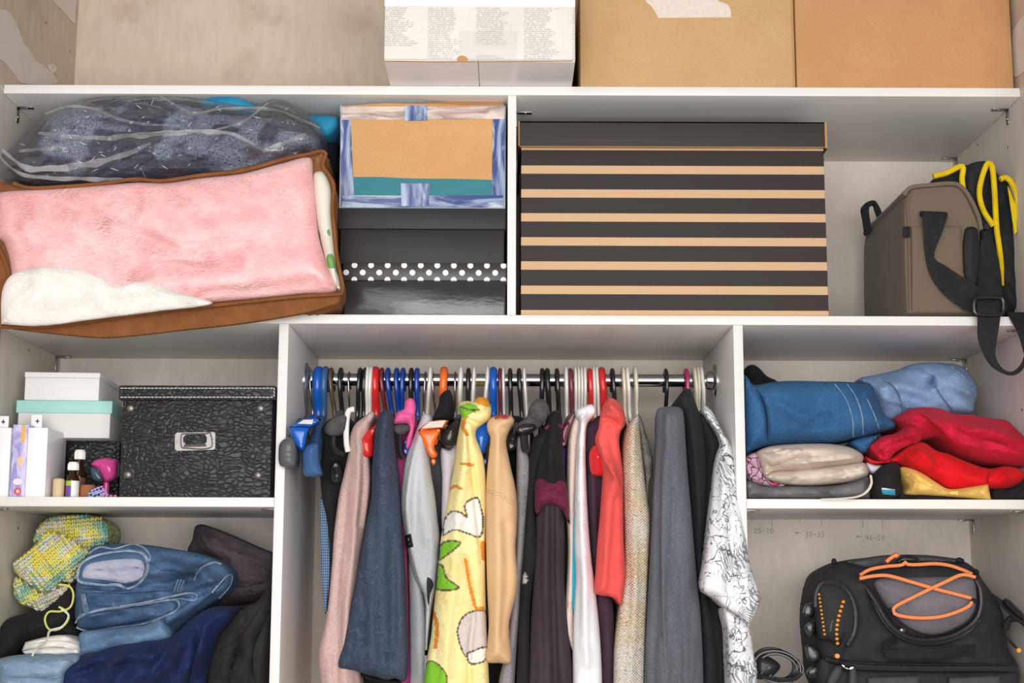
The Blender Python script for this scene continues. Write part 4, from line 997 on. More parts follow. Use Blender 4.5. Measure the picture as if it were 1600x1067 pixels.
LEAF, LINE, OR, WH, GRY = (132, 196, 52), (96, 84, 70), (226, 136, 36), (238, 234, 226), (214, 204, 198)
leaf1 = z5([(105, 600), (110, 575), (140, 560), (182, 566), (160, 590), (130, 612), (106, 628)]); leaf2 = z5([(100, 640), (118, 650), (130, 690), (175, 728), (96, 732), (97, 690)])
leaf3 = z5([(50, 1020), (70, 988), (100, 1000), (130, 1035), (132, 1070), (120, 1150), (40, 1150)]); fl1 = z5([(120, 540), (122, 490), (150, 455), (185, 460), (205, 475), (198, 430), (240, 405), (254, 440), (262, 495), (250, 545), (200, 530), (160, 520)])
fl2 = z5([(170, 880), (185, 840), (215, 815), (270, 812), (280, 880), (278, 940), (240, 970), (205, 975), (180, 930)]); fl3 = z5([(206, 960), (275, 940), (270, 985), (225, 1000), (210, 990)])
stripe = lambda pts, w, c: ('line', z5(pts), c, w)
pnt = []
for pl, c in ((leaf1, LEAF), (leaf2, LEAF), (leaf3, LEAF), (fl1, WH), (fl2, GRY), (fl3, WH)):
    pnt.append(('poly', pl, c)); pnt.append(('line', pl + [pl[0]], LINE, 1.3))
pnt += [stripe([(200, 625), (212, 700), (225, 760), (238, 800), (262, 800)], 2.2, OR), stripe([(84, 815), (98, 860), (92, 940)], 3, OR), stripe([(185, 286), (224, 288)], 2, OR), stripe([(142, 376), (165, 364), (184, 374)], 2, OR), stripe([(262, 570), (266, 620)], 4, OR), stripe([(200, 115), (190, 150), (205, 180)], 3, OR),
        ('poly', z5([(172, 92), (200, 70), (235, 75), (248, 95), (215, 105), (190, 125), (178, 110)]), LEAF), stripe([(180, 80), (215, 92), (248, 92)], 1.2, (70, 70, 60)), ('poly', z5([(226, 60), (250, 44), (282, 56), (288, 82), (262, 76), (240, 68)]), (240, 158, 40))]
wear('printed_robe', 'yellow fleece robe printed with green leaves and white flowers', 'robe', YELF, z5([(174, 85), (180, 66), (205, 60), (226, 62), (245, 46), (272, 50), (288, 72), (292, 98), (285, 125), (262, 142), (240, 160), (236, 185), (252, 230), (264, 270), (272, 340), (275, 420), (270, 600), (272, 800), (278, 930), (284, 1067), (290, 1250), (40, 1250), (50, 1067), (62, 980), (76, 900), (86, 800), (95, 720), (104, 620), (112, 550), (124, 480), (136, 415), (150, 340), (160, 280), (168, 210), (176, 165), (184, 120)]), .03, .028, 20,
     folds=[(z5([(205, 160), (225, 300), (240, 450), (262, 640)]), 4, -.009), (z5([(195, 170), (190, 320), (170, 520), (150, 760), (120, 1060)]), 10, .009), (z5([(200, 620), (225, 760), (230, 820), (212, 980), (215, 1060)]), 4, -.007), (z5([(180, 110), (215, 130), (250, 150)]), 4, -.008), (z5([(200, 100), (245, 110), (280, 90)]), 4, -.005)], seed=15, step=2.1, paint=pnt, wr=((.006, 200, 26, 85), (.002, 9, 9, 0)), angle=80)
wear('tan_velour_top', 'smooth tan velour sleeve hanging in front of the middle of the rail', 'top', TANF, z5([(277, 140), (290, 122), (318, 110), (345, 108), (368, 118), (374, 132), (362, 152), (350, 178), (345, 210), (352, 250), (362, 300), (376, 360), (384, 430), (382, 520), (378, 590), (386, 690), (380, 750), (368, 800), (356, 850), (356, 900), (361, 994), (320, 996), (274, 990), (277, 930), (282, 860), (276, 700), (272, 500), (274, 350), (284, 240), (288, 190), (278, 165)]), .018, .03, 22,
     folds=[(z5([(300, 170), (310, 300), (320, 600), (310, 980)]), 9, .006), (z5([(345, 500), (350, 700), (330, 900)]), 8, -.006), (z5([(278, 150), (320, 160), (365, 150)]), 5, -.005)], wr=((.005, 200, 24, 88), (.003, 60, 30, 20)), seed=16, paint=[('poly', z5([(300, 120), (315, 110), (350, 108), (352, 124), (325, 126)]), (190, 56, 66)), ('line', z5([(272, 382), (320, 395), (365, 425)]), (236, 204, 168), 1.6)], step=3.5)
wear('melange_jumper', 'grey melange jersey sleeve right of the tan velour sleeve', 'jumper', MELG, z5([(384, 185), (400, 190), (420, 240), (432, 290), (424, 400), (418, 500), (410, 600), (400, 700), (394, 800), (385, 920), (376, 1067), (370, 1250), (312, 1250), (318, 1067), (340, 960), (360, 800), (375, 600), (380, 400), (382, 260)]), .06, .018, 12, seed=17)
wear('black_coat', 'black coat with small white mark, left of the burgundy cuffed sleeve', 'coat', fabric('black_wool', (40, 39, 41), (32, 31, 33), (20, 20, 20), 420, .7, .95, .2, .22, True), z5([(428, 250), (440, 200), (470, 165), (505, 100), (520, 120), (500, 200), (462, 300), (448, 450), (452, 600), (440, 700), (430, 800), (426, 1000), (420, 1250), (372, 1250), (382, 1050), (390, 850), (404, 650), (414, 480), (424, 360)]), .05, .018, 12, seed=18, paint=[('poly', z5([(403, 682), (412, 674), (420, 690), (415, 714), (404, 716)]), (190, 186, 190))])
p = wear('plum_trousers', 'dark plum trousers hanging below the burgundy cuffed black sleeve', 'trousers', DPLUM, z5([(458, 420), (500, 405), (545, 410), (552, 500), (552, 700), (570, 900), (586, 1067), (596, 1250), (410, 1250), (424, 1067), (432, 850), (442, 700), (450, 560)]), .055, .022, 18, folds=[(z5([(490, 440), (485, 700), (490, 1060)]), 6, .009), (z5([(530, 440), (535, 800), (545, 1060)]), 5, .008), (z5([(510, 440), (510, 760), (520, 1060)]), 4, -.009)], seed=19)
p = wear('cuffed_coat', 'black coat sleeve with a broad burgundy quilted cuff', 'coat', BLKF, z5([(487, 140), (500, 110), (518, 94), (540, 105), (546, 160), (548, 240), (556, 330), (560, 380), (446, 385), (450, 330), (464, 250), (480, 190)]), .04, .026, 20, seed=20, folds=[(z5([(490, 200), (500, 290), (490, 340)]), 7, .006), (z5([(490, 150), (520, 140), (545, 160)]), 3, .004)])
obj('cuff', blob(z5([(448, 365), (455, 340), (490, 332), (535, 338), (556, 355), (566, 420), (573, 505, 1), (560, 480), (545, 450), (520, 434), (490, 430), (465, 450), (453, 475, 1), (446, 430)]), .03, .024, 14, .12, 5, folds=[(z5([(480, 400), (500, 380), (530, 390), (540, 430)]), 3, -.004)], wr=((.003, 18, 18, 0),), seed=4), BURG, p)
obj('collar_trim', ptube(z5([(484, 160), (505, 148), (530, 146), (548, 158)]), .022, .003, 8), BURG, p)
wear('purple_top', 'purple top showing as a thin strip beside the burgundy hanger end', 'top', PURP, h3([(418, 690), (440, 670), (456, 690), (452, 800), (446, 900), (448, 1100), (430, 1100), (425, 850)]), .08, .01, 6, back=.1)
wear('blush_shirt', 'blush cotton shirt hanging just left of the white fleece', 'shirt', CREAM, z6([(18, 200), (30, 140), (48, 105), (62, 120), (55, 200), (48, 320), (42, 480), (38, 640), (36, 860), (37, 960), (25, 930), (8, 880), (8, 800), (18, 600), (12, 420), (14, 300)]), .062, .015, 10, seed=21, back=.2, folds=[(z6([(32, 180), (30, 400), (26, 800)]), 4, .006)])
wear('turquoise_top', 'turquoise cotton strip hanging between the blush shirt and white fleece', 'top', TURQF, z6([(32, 500), (40, 380), (50, 400), (46, 600), (42, 808), (20, 808), (24, 700), (30, 600)]), .055, .006, 5, back=.06)
wear('white_fleece', 'white fleece top with bunched collar, left of the coral sleeve', 'top', WHITEF, z6([(45, 118), (48, 92), (70, 80), (100, 72), (116, 85), (114, 108), (95, 128), (84, 150), (80, 220), (82, 340), (90, 500), (100, 620), (112, 710), (128, 860), (136, 980), (139, 1067), (142, 1250), (32, 1250), (35, 1067), (34, 900), (40, 780), (45, 680), (40, 550), (42, 420), (46, 300), (52, 200), (58, 140)]), .042, .022, 16, folds=[(z6([(50, 125), (75, 105), (112, 105)]), 8, .012, 1), (z6([(60, 95), (80, 110), (105, 95)]), 4, -.008), (z6([(65, 170), (62, 400), (75, 700), (85, 1000)]), 7, .008), (z6([(58, 300), (62, 600)]), 7, -.005)], seed=22)
wear('plum_jumper', 'plum cotton jumper hanging behind the coral sleeve', 'jumper', PLUM, z6([(80, 160), (100, 135), (130, 112), (150, 140), (150, 300), (140, 500), (150, 650), (178, 790), (182, 900), (184, 1067), (188, 1250), (136, 1250), (136, 1000), (126, 860), (112, 710), (100, 620), (90, 480), (82, 330)]), .068, .018, 14, seed=23, folds=[(z6([(110, 180), (110, 500), (130, 800)]), 5, .007)])
wear('coral_shirt', 'coral red cotton shirt with turned collar and loose sleeve hem', 'shirt', CORAL, z6([(140, 85), (152, 60), (170, 48), (195, 62), (215, 90), (223, 125), (218, 150), (206, 168), (200, 200), (206, 260), (213, 320), (214, 420), (216, 560), (223, 690), (216, 740), (205, 790), (190, 770), (165, 758), (140, 755), (114, 745), (118, 660), (124, 560), (132, 480), (138, 400), (142, 330), (134, 270), (118, 215), (116, 185), (128, 150), (132, 120)]), .02, .026, 20,
     folds=[(z6([(128, 128), (150, 118), (180, 128), (206, 160)]), 12, -.010, 1), (z6([(150, 55), (185, 75), (215, 110), (218, 150)]), 14, .012, 1), (z6([(140, 230), (165, 290), (205, 350), (212, 400)]), 14, .014, 1), (z6([(135, 125), (165, 125), (195, 140), (212, 155)]), 4, -.012), (z6([(150, 75), (185, 90), (215, 120)]), 5, .010), (z6([(125, 200), (150, 260), (185, 320), (205, 370)]), 5, .012), (z6([(160, 160), (180, 240), (205, 300)]), 6, -.009), (z6([(150, 360), (150, 550), (140, 740)]), 6, .007), (z6([(185, 420), (185, 600), (175, 740)]), 7, -.006), (z6([(118, 690), (170, 690), (222, 675)]), 1.6, -.003)], seed=24, step=3.5)
wear('gold_knit_jumper', 'gold and silver melange knit jumper, right of the coral shirt', 'jumper', GOLDK, z6([(216, 215), (228, 150), (250, 122), (268, 108), (272, 150), (282, 260), (296, 380), (308, 480), (305, 600), (300, 720), (294, 880), (290, 1067), (292, 1250), (176, 1250), (180, 1067), (184, 930), (200, 800), (214, 700), (220, 600), (216, 420), (212, 300)]), .045, .022, 16, seed=25, folds=[(z6([(250, 140), (252, 400), (255, 700), (240, 1060)]), 8, .007)])
wear('charcoal_knit', 'charcoal melange knit sleeve pressed against the gold knit jumper', 'jumper', GREYK, z6([(262, 108), (275, 112), (292, 165), (312, 230), (320, 270), (318, 330), (306, 360), (305, 600), (300, 760), (292, 760), (300, 560), (296, 380), (280, 260), (268, 160)]), .06, .016, 10, seed=26)
wear('grey_wool_coat', 'grey wool coat with squared shoulder, right of the gold knit jumper', 'coat', WOOL, z6([(332, 100), (345, 84), (385, 80), (420, 86), (430, 110), (437, 200), (446, 330), (456, 440), (466, 560), (478, 700), (490, 820), (498, 960), (501, 1067), (506, 1250), (284, 1250), (289, 1067), (294, 920), (300, 800), (308, 650), (315, 520), (320, 400), (326, 300), (330, 200)]), .035, .028, 22, folds=[(z6([(352, 240), (350, 500), (354, 800), (366, 1067)]), -9, .010, 1), (z6([(370, 100), (360, 400), (355, 700), (365, 1060)]), 7, .007), (z6([(345, 200), (338, 500), (340, 900)]), 6, -.006), (z6([(410, 120), (425, 400), (440, 800), (445, 1060)]), 12, .005)], seed=27, step=3.6, back=.10)
wear('black_hooded_coat', 'black coat on the magenta hanger, right of the grey wool coat', 'coat', fabric('black_melton', (44, 44, 48), (36, 36, 40), (20, 20, 20), 420, .6, .95, .2, .16), z6([(413, 65), (425, 25), (440, 16), (455, 20), (470, 60), (488, 110), (498, 150), (508, 250), (512, 350), (505, 500), (500, 620), (515, 760), (545, 900), (555, 1067), (560, 1250), (490, 1250), (498, 1000), (486, 800), (470, 620), (455, 430), (440, 250), (430, 110)]), .065, .022, 16, folds=[(z6([(450, 110), (470, 250), (490, 500)]), 5, .009), (z6([(435, 100), (465, 95), (490, 115)]), 3, .004)], seed=28)
wear('black_jumper', 'plain black jumper between the black coat and the line print shirt', 'jumper', BLKF, z6([(486, 112), (500, 106), (520, 135), (548, 180), (562, 215), (552, 280), (542, 360), (532, 440), (520, 560), (515, 700), (560, 780), (585, 880), (592, 1000), (596, 1250), (540, 1250), (530, 1000), (505, 800), (500, 500), (505, 250)]), .075, .02, 14, seed=29)


def yshirt(x, y): return .06 - .10 * np.clip((y - 640) / 320, 0, 1.1)


p = wear('printed_shirt', 'white shirt with dense black line print, last on the right of the rail', 'shirt', COMIC, z6([(494, 90), (505, 76), (525, 90), (550, 130), (570, 170), (592, 205), (608, 250), (620, 320), (632, 420), (642, 500), (652, 560), (664, 630), (682, 690), (704, 765), (690, 810), (660, 856), (630, 830), (600, 812), (575, 795), (540, 765), (500, 742), (490, 715), (494, 685), (503, 640), (512, 560), (522, 470), (532, 380), (540, 290), (552, 240), (562, 215), (545, 170), (520, 135), (505, 112)]), yshirt, .026, 20, back=.16,
         folds=[(z6([(560, 230), (575, 400), (570, 600), (560, 740)]), 8, .008), (z6([(620, 450), (615, 620), (640, 800)]), 7, -.007), (z6([(495, 690), (560, 715), (680, 690)]), 2, .004), (z6([(520, 100), (560, 170), (590, 230)]), 5, .007)], seed=30, step=4)
obj('body_panel', blob(z6([(572, 800), (610, 815), (655, 850), (668, 880), (680, 960), (690, 1000), (692, 1067), (698, 1250), (594, 1250), (594, 1067), (588, 960), (586, 880)]), -.005, .02, 14, .2, 5, wr=VW, seed=31), COMIC, p)

WRK[0] = 1.7

# ------------------------------------------------------------------ left middle shelf: boxes and bottles
zl = zc(0, 500, 3.441); zk = zc(0, 560, 4.64)
m = Mat('black_croc_leatherette', .45, 0, .4)
ox = m.noise((16, 16, 16), 2)
vx = m.vec(m.x * 92 + ox * 3.4, 0.0, m.z * 165 + m.noise((22, 22, 22), 2) * 3.6)
v = m.voro(1, 'DISTANCE_TO_EDGE', 'Distance', vec=vx, rnd=.85); vs = v.ramp(.0, .22)
m.base(m.mix(vs, (31, 30, 32), (40, 39, 42))); m.bump(vs, .7, .0013); m.bump(m.noise((900, 900, 900), 2), .15, .0005); CROC = m.mat
STITCH = plain('white_thread', (222, 218, 212), .8)
NICK = plain('nickel', (150, 146, 142), .5, 1, .03)
yb = .018
r = thing('storage_box', 'black crocodile-textured box with stitched lid, studs and metal label holder', 'box', (U(308, 775, yb)[0], .15, Z3))
g = pbox(189, 612, 424, 776, yb, .25, Z3 + .0004, .002); obj('body', g, CROC, r)
g = pbox(185, 602, 431, 625, yb - .006, .262, None, .003); lid = obj('lid', g, CROC, r)
for y in (606.5, 620.5):
    obj('stitching', merge([tube(UA([(188 + k * 6, y), (188 + k * 6 + 4.6, y)], yb - .0065), .0007, 5) for k in range(40)]), STITCH, lid, kind='stuff')
obj('stitching', merge([tube(UA([(428, 606 + k * 5), (429, 609.5 + k * 5)], yb - .0065), .0007, 5) for k in range(3)]), STITCH, lid, kind='stuff')
for x, y in zl([(702, 474), (1401, 474), (688, 831), (1387, 834)]):
    c = U(x, y, yb); obj('stud', lathe([(.0001, -.0036), (.003, -.0032), (.0058, -.0016), (.0066, 0), (.0066, .001)], c, 18, 'y'), NICK, r)
hold = obj('label_holder', None, NICK, r) if False else None
P = lambda pts: UA(cr(pts, 3), yb - .0006)
o1 = np.array([p[:2] for p in zl([(950, 605), (1150, 602), (1158, 612), (1157, 690), (1148, 697), (950, 703), (940, 693), (941, 615)])]); i1 = np.array([p[:2] for p in zl([(1000, 616), (1100, 614), (1112, 628), (1112, 655), (1100, 666), (1000, 669), (985, 655), (985, 630)])])
A = UA(o1, yb - .002); B = UA(i1, yb - .002); A2 = UA(o1, yb); B2 = UA(i1, yb); n = 8
V = np.vstack([A, B, A2, B2]); F = [(k, (k + 1) % n, n + (k + 1) % n, n + k) for k in range(n)] + [(k, 2 * n + k, 2 * n + (k + 1) % n, (k + 1) % n) for k in range(n)] + [(n + k, n + (k + 1) % n, 3 * n + (k + 1) % n, 3 * n + k) for k in range(n)]
hold = obj('label_holder', (V, F), NICK, r, 30)
hr = cr(zl([(985, 612), (1110, 610), (1130, 606), (1134, 684), (985, 688), (975, 680), (975, 618)]), 3)
obj('label_slot', tube(UA(hr, yb - .0028), .0012, 6, True), NICK, hold)
obj('card_rail', tube(UA(zl([(990, 676), (1108, 673)]), yb - .003), .0022, 6), NICK, hold)
for x, y in zl([(958, 654), (1146, 650)]): obj('rivet', lathe([(.0001, -.003), (.0024, -.0028), (.003, -.001)], U(x, y, yb), 12, 'y'), NICK, hold)

MATW = plain('white_card', (232, 230, 230), .6, var=.02, sc=15); MINT = plain('mint_card', (164, 216, 208), .55, var=.02, sc=15); OFFW = plain('off_white_card', (222, 219, 216), .6, var=.02, sc=15)
yB = .10
zb0 = Z3 + (U(130, 684, yB)[2] - Z3)
r = thing('storage_box', 'low black textured box standing under the white boxes', 'box', (U(140, 775, .17)[0], .25, Z3))
g = pbox(78, 690, 186, 770, .15, .18, Z3 + .0004, .002); top1 = zb0 - .0006; g = bx(g[0][:, 0].min(), g[0][:, 0].max(), .15, .34, Z3 + .0004, top1, .002)
obj('body', g, CROC, r)
obj('clasp', blob(zk([(818, 660), (830, 640), (845, 655), (842, 685), (826, 690)]), .148, .004, 5, .004), NICK, r)
r = thing('storage_box', 'flat white box with mint green lid, under the small white box', 'box', (U(100, 684, yB)[0], .2, zb0))
q0, q1 = U(25, 660, yB)[0], U(172.5, 660, yB)[0]; zm = U(100, 645.5, yB)[2]; zt_ = U(100, 625.5, yB)[2]
piv = ((q0 + q1) / 2, yB, 0)
obj('body', bx(q0 + .003, q1 - .002, yB + .003, yB + .21, zb0, zm + .002, .0015, 3.2, pivot=piv), OFFW, r)
obj('lid', bx(q0, q1 + .001, yB, yB + .214, zm, zt_, .0015, 3.2, pivot=piv), MINT, r)
r = thing('storage_box', 'small plain white box on top of the mint green lid', 'box', (U(97, 624, yB)[0], .2, zt_))
q0, q1 = U(39.5, 600, yB)[0], U(154, 600, yB)[0]
obj('body', bx(q0, q1, yB + .002, yB + .2, zt_ + .0003, U(97, 590, yB)[2], .0015, 4, pivot=((q0 + q1) / 2, yB, 0)), MATW, r)
obj('lid', bx(q0 - .0008, q1 + .0008, yB + .001, yB + .201, U(97, 590, yB)[2], U(97, 581.5, yB)[2], .0012, 4, pivot=((q0 + q1) / 2, yB, 0)), MATW, r)

GLOSSW = plain('glossy_white_card', (244, 242, 246), .3, var=.015, sc=20)


def packet(nm, lab, a, c, b, mat, Y, dep, rot, tab=None):
    r = thing(nm, lab, 'box', (U((a + c) / 2, 775, Y)[0], Y + dep / 2, Z3))
    obj('body', pbox(a, b, c, 776, Y, dep, Z3 + .0004, .0012, rot), mat, r)
    if tab:
        t0, t1, ty = tab; p, q = U(t0, b - 8, Y + .03), U(t1, b - 8, Y + .03)
        t = obj('hang_tab', bx(p[0], q[0], Y + .028, Y + .030, U(t0, b, Y + .03)[2] - .004, U(t0, ty, Y + .03)[2], .0006), GLOSSW, r)
        c = U((t0 + t1) / 2 + 1, (ty + b) / 2, Y + .0275)
        obj('hang_slot', merge([bx(c[0] - .003, c[0] + .003, Y + .0275, Y + .0282, c[2] - .0008, c[2] + .0008), bx(c[0] - .0008, c[0] + .0008, Y + .0275, Y + .0282, c[2] - .0035, c[2] + .0035)]), BPLA, t)
    return r


packet('packet', 'white glossy packet with hang tab, at the very left of the shelf', -14, 15, 668, GLOSSW, .02, .09, 0, (-6, 14, 650))
m = Mat('violet_printed_card', .35)
n1 = m.noise((30, 30, 14), 3, 2); c = m.mix(n1.ramp(.35, .65), (150, 140, 208), (206, 200, 236)); sw = ((m.x * 220 + m.z * 90 + n1 * 9).sin()).gt(.55); c = m.mix(sw * .5, c, (226, 222, 246))
def disc(cx, cz, rx, rz): return (((m.x - cx) / rx) * ((m.x - cx) / rx) + ((m.z - cz) / rz) * ((m.z - cz) / rz)).lt(1)
c = m.mix(disc(.004, .098, .004, .016), c, (226, 176, 110)); c = m.mix(disc(.002, .056, .0045, .008), c, (232, 196, 158)); c = m.mix(disc(-.001, .024, .007, .005), c, (240, 226, 226)); c = m.mix(disc(.0, .009, .0058, .0058), c, (222, 82, 84)); c = m.mix(disc(.0, .009, .0026, .0026), c, (244, 214, 210)); m.base(c)
packet('game_box', 'slim violet printed box standing between two white packets', 17.5, 43, 663, m.mat, .02, .10, 0)
packet('packet', 'larger white glossy packet with hang tab, right of the violet box', 40, 72.5, 668, GLOSSW, .02, .10, 0, (49, 66, 648))

AMB = Mat('amber_glass', .08, 0, .5); AMB.base((58, 28, 12)); AMB.b.inputs['Transmission Weight'].default_value = .35; AMB = AMB.mat
CAPW = plain('white_ribbed_cap', (236, 234, 230), .4, var=.02)


def bottle(lab, px, pw, ytop, ycap, Y, labmat):
    c = U(px, 776, Y); R = pw / 2 / 985; z1 = U(px, ycap, Y)[2] - Z3; z2 = U(px, ytop, Y)[2] - Z3; c = np.array((c[0], Y, Z3))
    r = thing('medicine_bottle', lab, 'bottle', tuple(c), 'amber bottles')
    obj('body', lathe([(R * .9, .0003), (R, .003), (R, z1 * .62), (R * .9, z1 * .74), (R * .55, z1 * .86), (R * .5, z1)], c, 24), AMB, r)
    n = 30; V, F = lathe([(R * .78, z1), (R * .82, z1 + .001), (R * .8, z2 - .002), (R * .7, z2)], c, n)
    obj('cap', (V, F), CAPW, r)
    obj('cap_ridge', merge([tube([c + (R * .81 * math.cos(a), R * .81 * math.sin(a), z1 + .001), c + (R * .79 * math.cos(a), R * .79 * math.sin(a), z2 - .003)], .0006, 5) for a in np.linspace(0, 2 * math.pi, 28, False)]), CAPW, r, kind='stuff')
    for nm, a, b, mt in labmat:
        obj(nm, lathe([(R + .0003, z1 * a), (R + .0003, z1 * b)], c, 24), mt, r)
    return r


bottle('taller amber bottle with white cap, standing behind the smaller one', 122, 20, 703, 718, .09, [('label', .08, .55, plain('rust_label', (120, 74, 56), .5))])
m = Mat('purple_and_white_label', .5); c = m.mix(m.x.gt(.001), (118, 72, 150), (236, 234, 230)); c = m.mix(m.z.gt(.017) * m.x.lt(.001), c, (160, 190, 70)); m.base(c)
bottle('small amber bottle with white cap and purple label', 112.5, 20, 722, 735, .04, [('label', .05, .62, m.mat)])
BEIGE = plain('beige_ribbed_plastic', (212, 186, 146), .6, var=.08, sc=90)
c = np.array(U(91, 776, .04)); c[2] = Z3; h = U(91, 748, .04)[2] - Z3
o = obj('roll_on_stick', lathe([(.0088, .0004)] + [(.0088 + .0004 * (k % 2), .001 + k * (h - .003) / 14) for k in range(15)] + [(.0075, h)], c, 24), BEIGE); tag(o, 'short beige ribbed tube beside the white packet and amber bottle', 'tube')
CORK = plain('terracotta_cork', (150, 92, 58), .85, var=.15, sc=120, bump=.5, bsc=300)
c = np.array(U(137, 776, .05)); c[2] = Z3; h = U(137, 758, .05)[2] - Z3
o = obj('cork_stopper', lathe([(.010, .0004), (.0125, .003), (.0125, h - .004), (.011, h), (.0001, h)], c, 24), CORK); tag(o, 'brown cork stopper standing between bottle and flowered hair tie', 'cork')
r = thing('nail_dryer', 'glossy pink and clear dark ended gadget propped behind the bottles', 'gadget', (U(160, 755, .1)[0], .12, Z3))
PK = plain('glossy_pink_plastic', (212, 76, 148), .2, var=.03)
obj('body', blob(zk([(655, 770), (690, 735), (760, 718), (815, 725), (850, 735), (852, 800), (845, 855), (800, 890), (760, 898), (740, 860), (700, 800)]), .10, .02, 20, .03), PK, r)
obj('smoked_window', blob(zk([(650, 790), (680, 785), (720, 800), (740, 850), (745, 890), (700, 892), (665, 875), (652, 840)]), .095, .012, 12, .02), plain('smoked_plastic', (70, 84, 98), .15), r)
obj('stand', lathe([(.012, .0004), (.012, .004), (.005, .006), (.005, U(165, 752, .115)[2] - Z3)], (U(166, 760, .115)[0], .115, Z3), 14), PK, r)
r = thing('hair_tie', 'hair tie with small lilac and blue fabric flowers', 'hair tie', (U(152, 776, .03)[0], .03, Z3))
rnd = random.Random(3)
FM = [plain('lilac_ribbon', (186, 150, 214), .7), plain('pale_blue_ribbon', (150, 176, 222), .7), plain('pink_bead', (206, 110, 150), .4), plain('dark_bead', (70, 50, 80), .4)]
for (x, y, k) in [(148, 768, 1), (158, 764, 0), (162, 770, 0), (143, 774, 1), (155, 773, 1), (152, 766, 0), (165, 773, 0)]:
    c = U(x, y, .03); c[2] = max(c[2], Z3 + .005)
    obj('flower', merge([lathe([(.0001, -.0018), (.0022, -.001), (.0022, .001), (.0001, .0018)], c + np.array((.0035 * math.cos(a), -.002, .0035 * math.sin(a))), 8) for a in np.linspace(0, 5.2, 5)]), FM[k], r)
for k in range(7):
    c = U(160 + k * 3.4, 773 + (k % 2), .028); c[2] = Z3 + .003; obj('bead', lathe([(.0001, -.0026), (.0022, -.0014), (.0026, 0), (.0022, .0014), (.0001, .0026)], c, 10), FM[2 + k % 2], r)
obj('band', tube([U(140 + k * 2.6, 775, .034) + (0, .004 * math.sin(k * .5), .0) for k in range(16)], .0018, 6), FM[3], r)

# ------------------------------------------------------------------ left bottom compartment: clothes pile
z1 = zc(0, 770, 3.593)
PD1 = denim('mid_blue_denim', (62, 88, 122), (84, 112, 146)); PD2 = denim('light_blue_denim', (120, 146, 172), (142, 166, 190)); PD3 = denim('faded_blue_denim', (92, 124, 158), (116, 146, 178))
SEAMT = fabric('pale_seam_edge', (164, 176, 192), (112, 132, 158), (60, 60, 60), 900, .5, .9, .1, .3)
POCK = fabric('lilac_grey_lining', (176, 178, 196), (160, 162, 182), (30, 30, 30), 600, .3)
AUB = fabric('aubergine_twill', (84, 74, 82), (72, 62, 70), (16, 16, 16), 700, .4, .85, .1, .12)
NAVY = fabric('navy_satin_cotton', (34, 48, 94), (26, 38, 78), (14, 14, 14), 700, .3, .7, .15, .08)
CHAR = fabric('charcoal_denim', (52, 49, 50), (42, 40, 41), (20, 20, 20), 800, .5, .9, .1, .25)
CR = ((.010, 90, 22, -20, 1), (.006, 40, 16, 30))


def pile(name, label, cat, mat, parts, group='clothes heaped in the bottom left compartment', angle=60):
    return tag(obj(name, merge(parts), mat, angle=angle), label, cat, group)


m = Mat('variegated_yarn', .95, 0, .15)
q = m.noise((20, 20, 46), 3, .8); c = m.mix(q.ramp(.36, .44), (112, 178, 172), (214, 214, 140)); c = m.mix(q.ramp(.48, .52), c, (240, 224, 96)); c = m.mix(q.ramp(.55, .6), c, (226, 218, 208)); q = m.noise((80, 80, 150), 2); c = m.mix(q.ramp(.52, .6), c, (120, 186, 178)); c = m.mix(q.lt(.4), c, (238, 228, 150)); m.base(c); m.bump(m.noise((500, 500, 500), 3), .8, .002); YARN = m.mat


def knit(geo, ang, wx=10.5, hy=8.5, amp=.0075):
    """stitch relief: rows of V-shaped loops pressed into the surface"""
    V = geo[0].copy(); n = len(V) // 2; ca, sa = math.cos(math.radians(ang)), math.sin(math.radians(ang))
    for i in range(n):
        x, z = V[i, 0] * 1000, V[i, 2] * 1000; u = x * ca + z * sa; v = -x * sa + z * ca
        V[i, 1] -= amp * (abs(math.sin(math.pi * u / wx)) ** .7 * (.45 + .55 * abs(math.sin(math.pi * (v + 3 * abs(math.sin(math.pi * u / wx))) / hy))))
    return V, geo[1], geo[2]


s = pile('knitted_scarf', 'chunky knitted scarf in variegated yellow, turquoise and white yarn', 'scarf', YARN, [
    knit(blob(z1([(190, 285), (205, 220), (240, 165), (310, 132), (420, 122), (510, 125), (575, 145), (612, 190), (620, 240), (600, 290), (560, 320), (500, 340), (440, 330), (380, 290), (290, 240), (230, 270)]), .22, .05, 40, .1, 8, step=2.3, folds=[(z1([(250, 210), (310, 190), (400, 260)]), 8, -.012)], seed=1), 5),
    knit(blob(z1([(72, 410), (110, 370), (190, 300), (240, 245), (290, 215), (350, 235), (410, 270), (460, 300), (500, 340), (470, 400), (440, 440), (420, 495), (395, 510), (350, 490), (320, 540), (230, 556), (180, 520), (110, 470)]), .15, .045, 40, .1, 8, step=2.3, folds=[(z1([(200, 320), (280, 420), (370, 490)]), 6, -.01)], seed=2), 38),
    knit(blob(z1([(92, 470), (180, 520), (240, 556), (320, 520), (400, 510), (400, 540), (340, 610), (290, 640), (270, 670), (230, 686), (190, 650), (130, 630), (90, 590), (78, 540)]), .17, .04, 30, .1, 8, step=2.3, seed=3), 25)], angle=85)
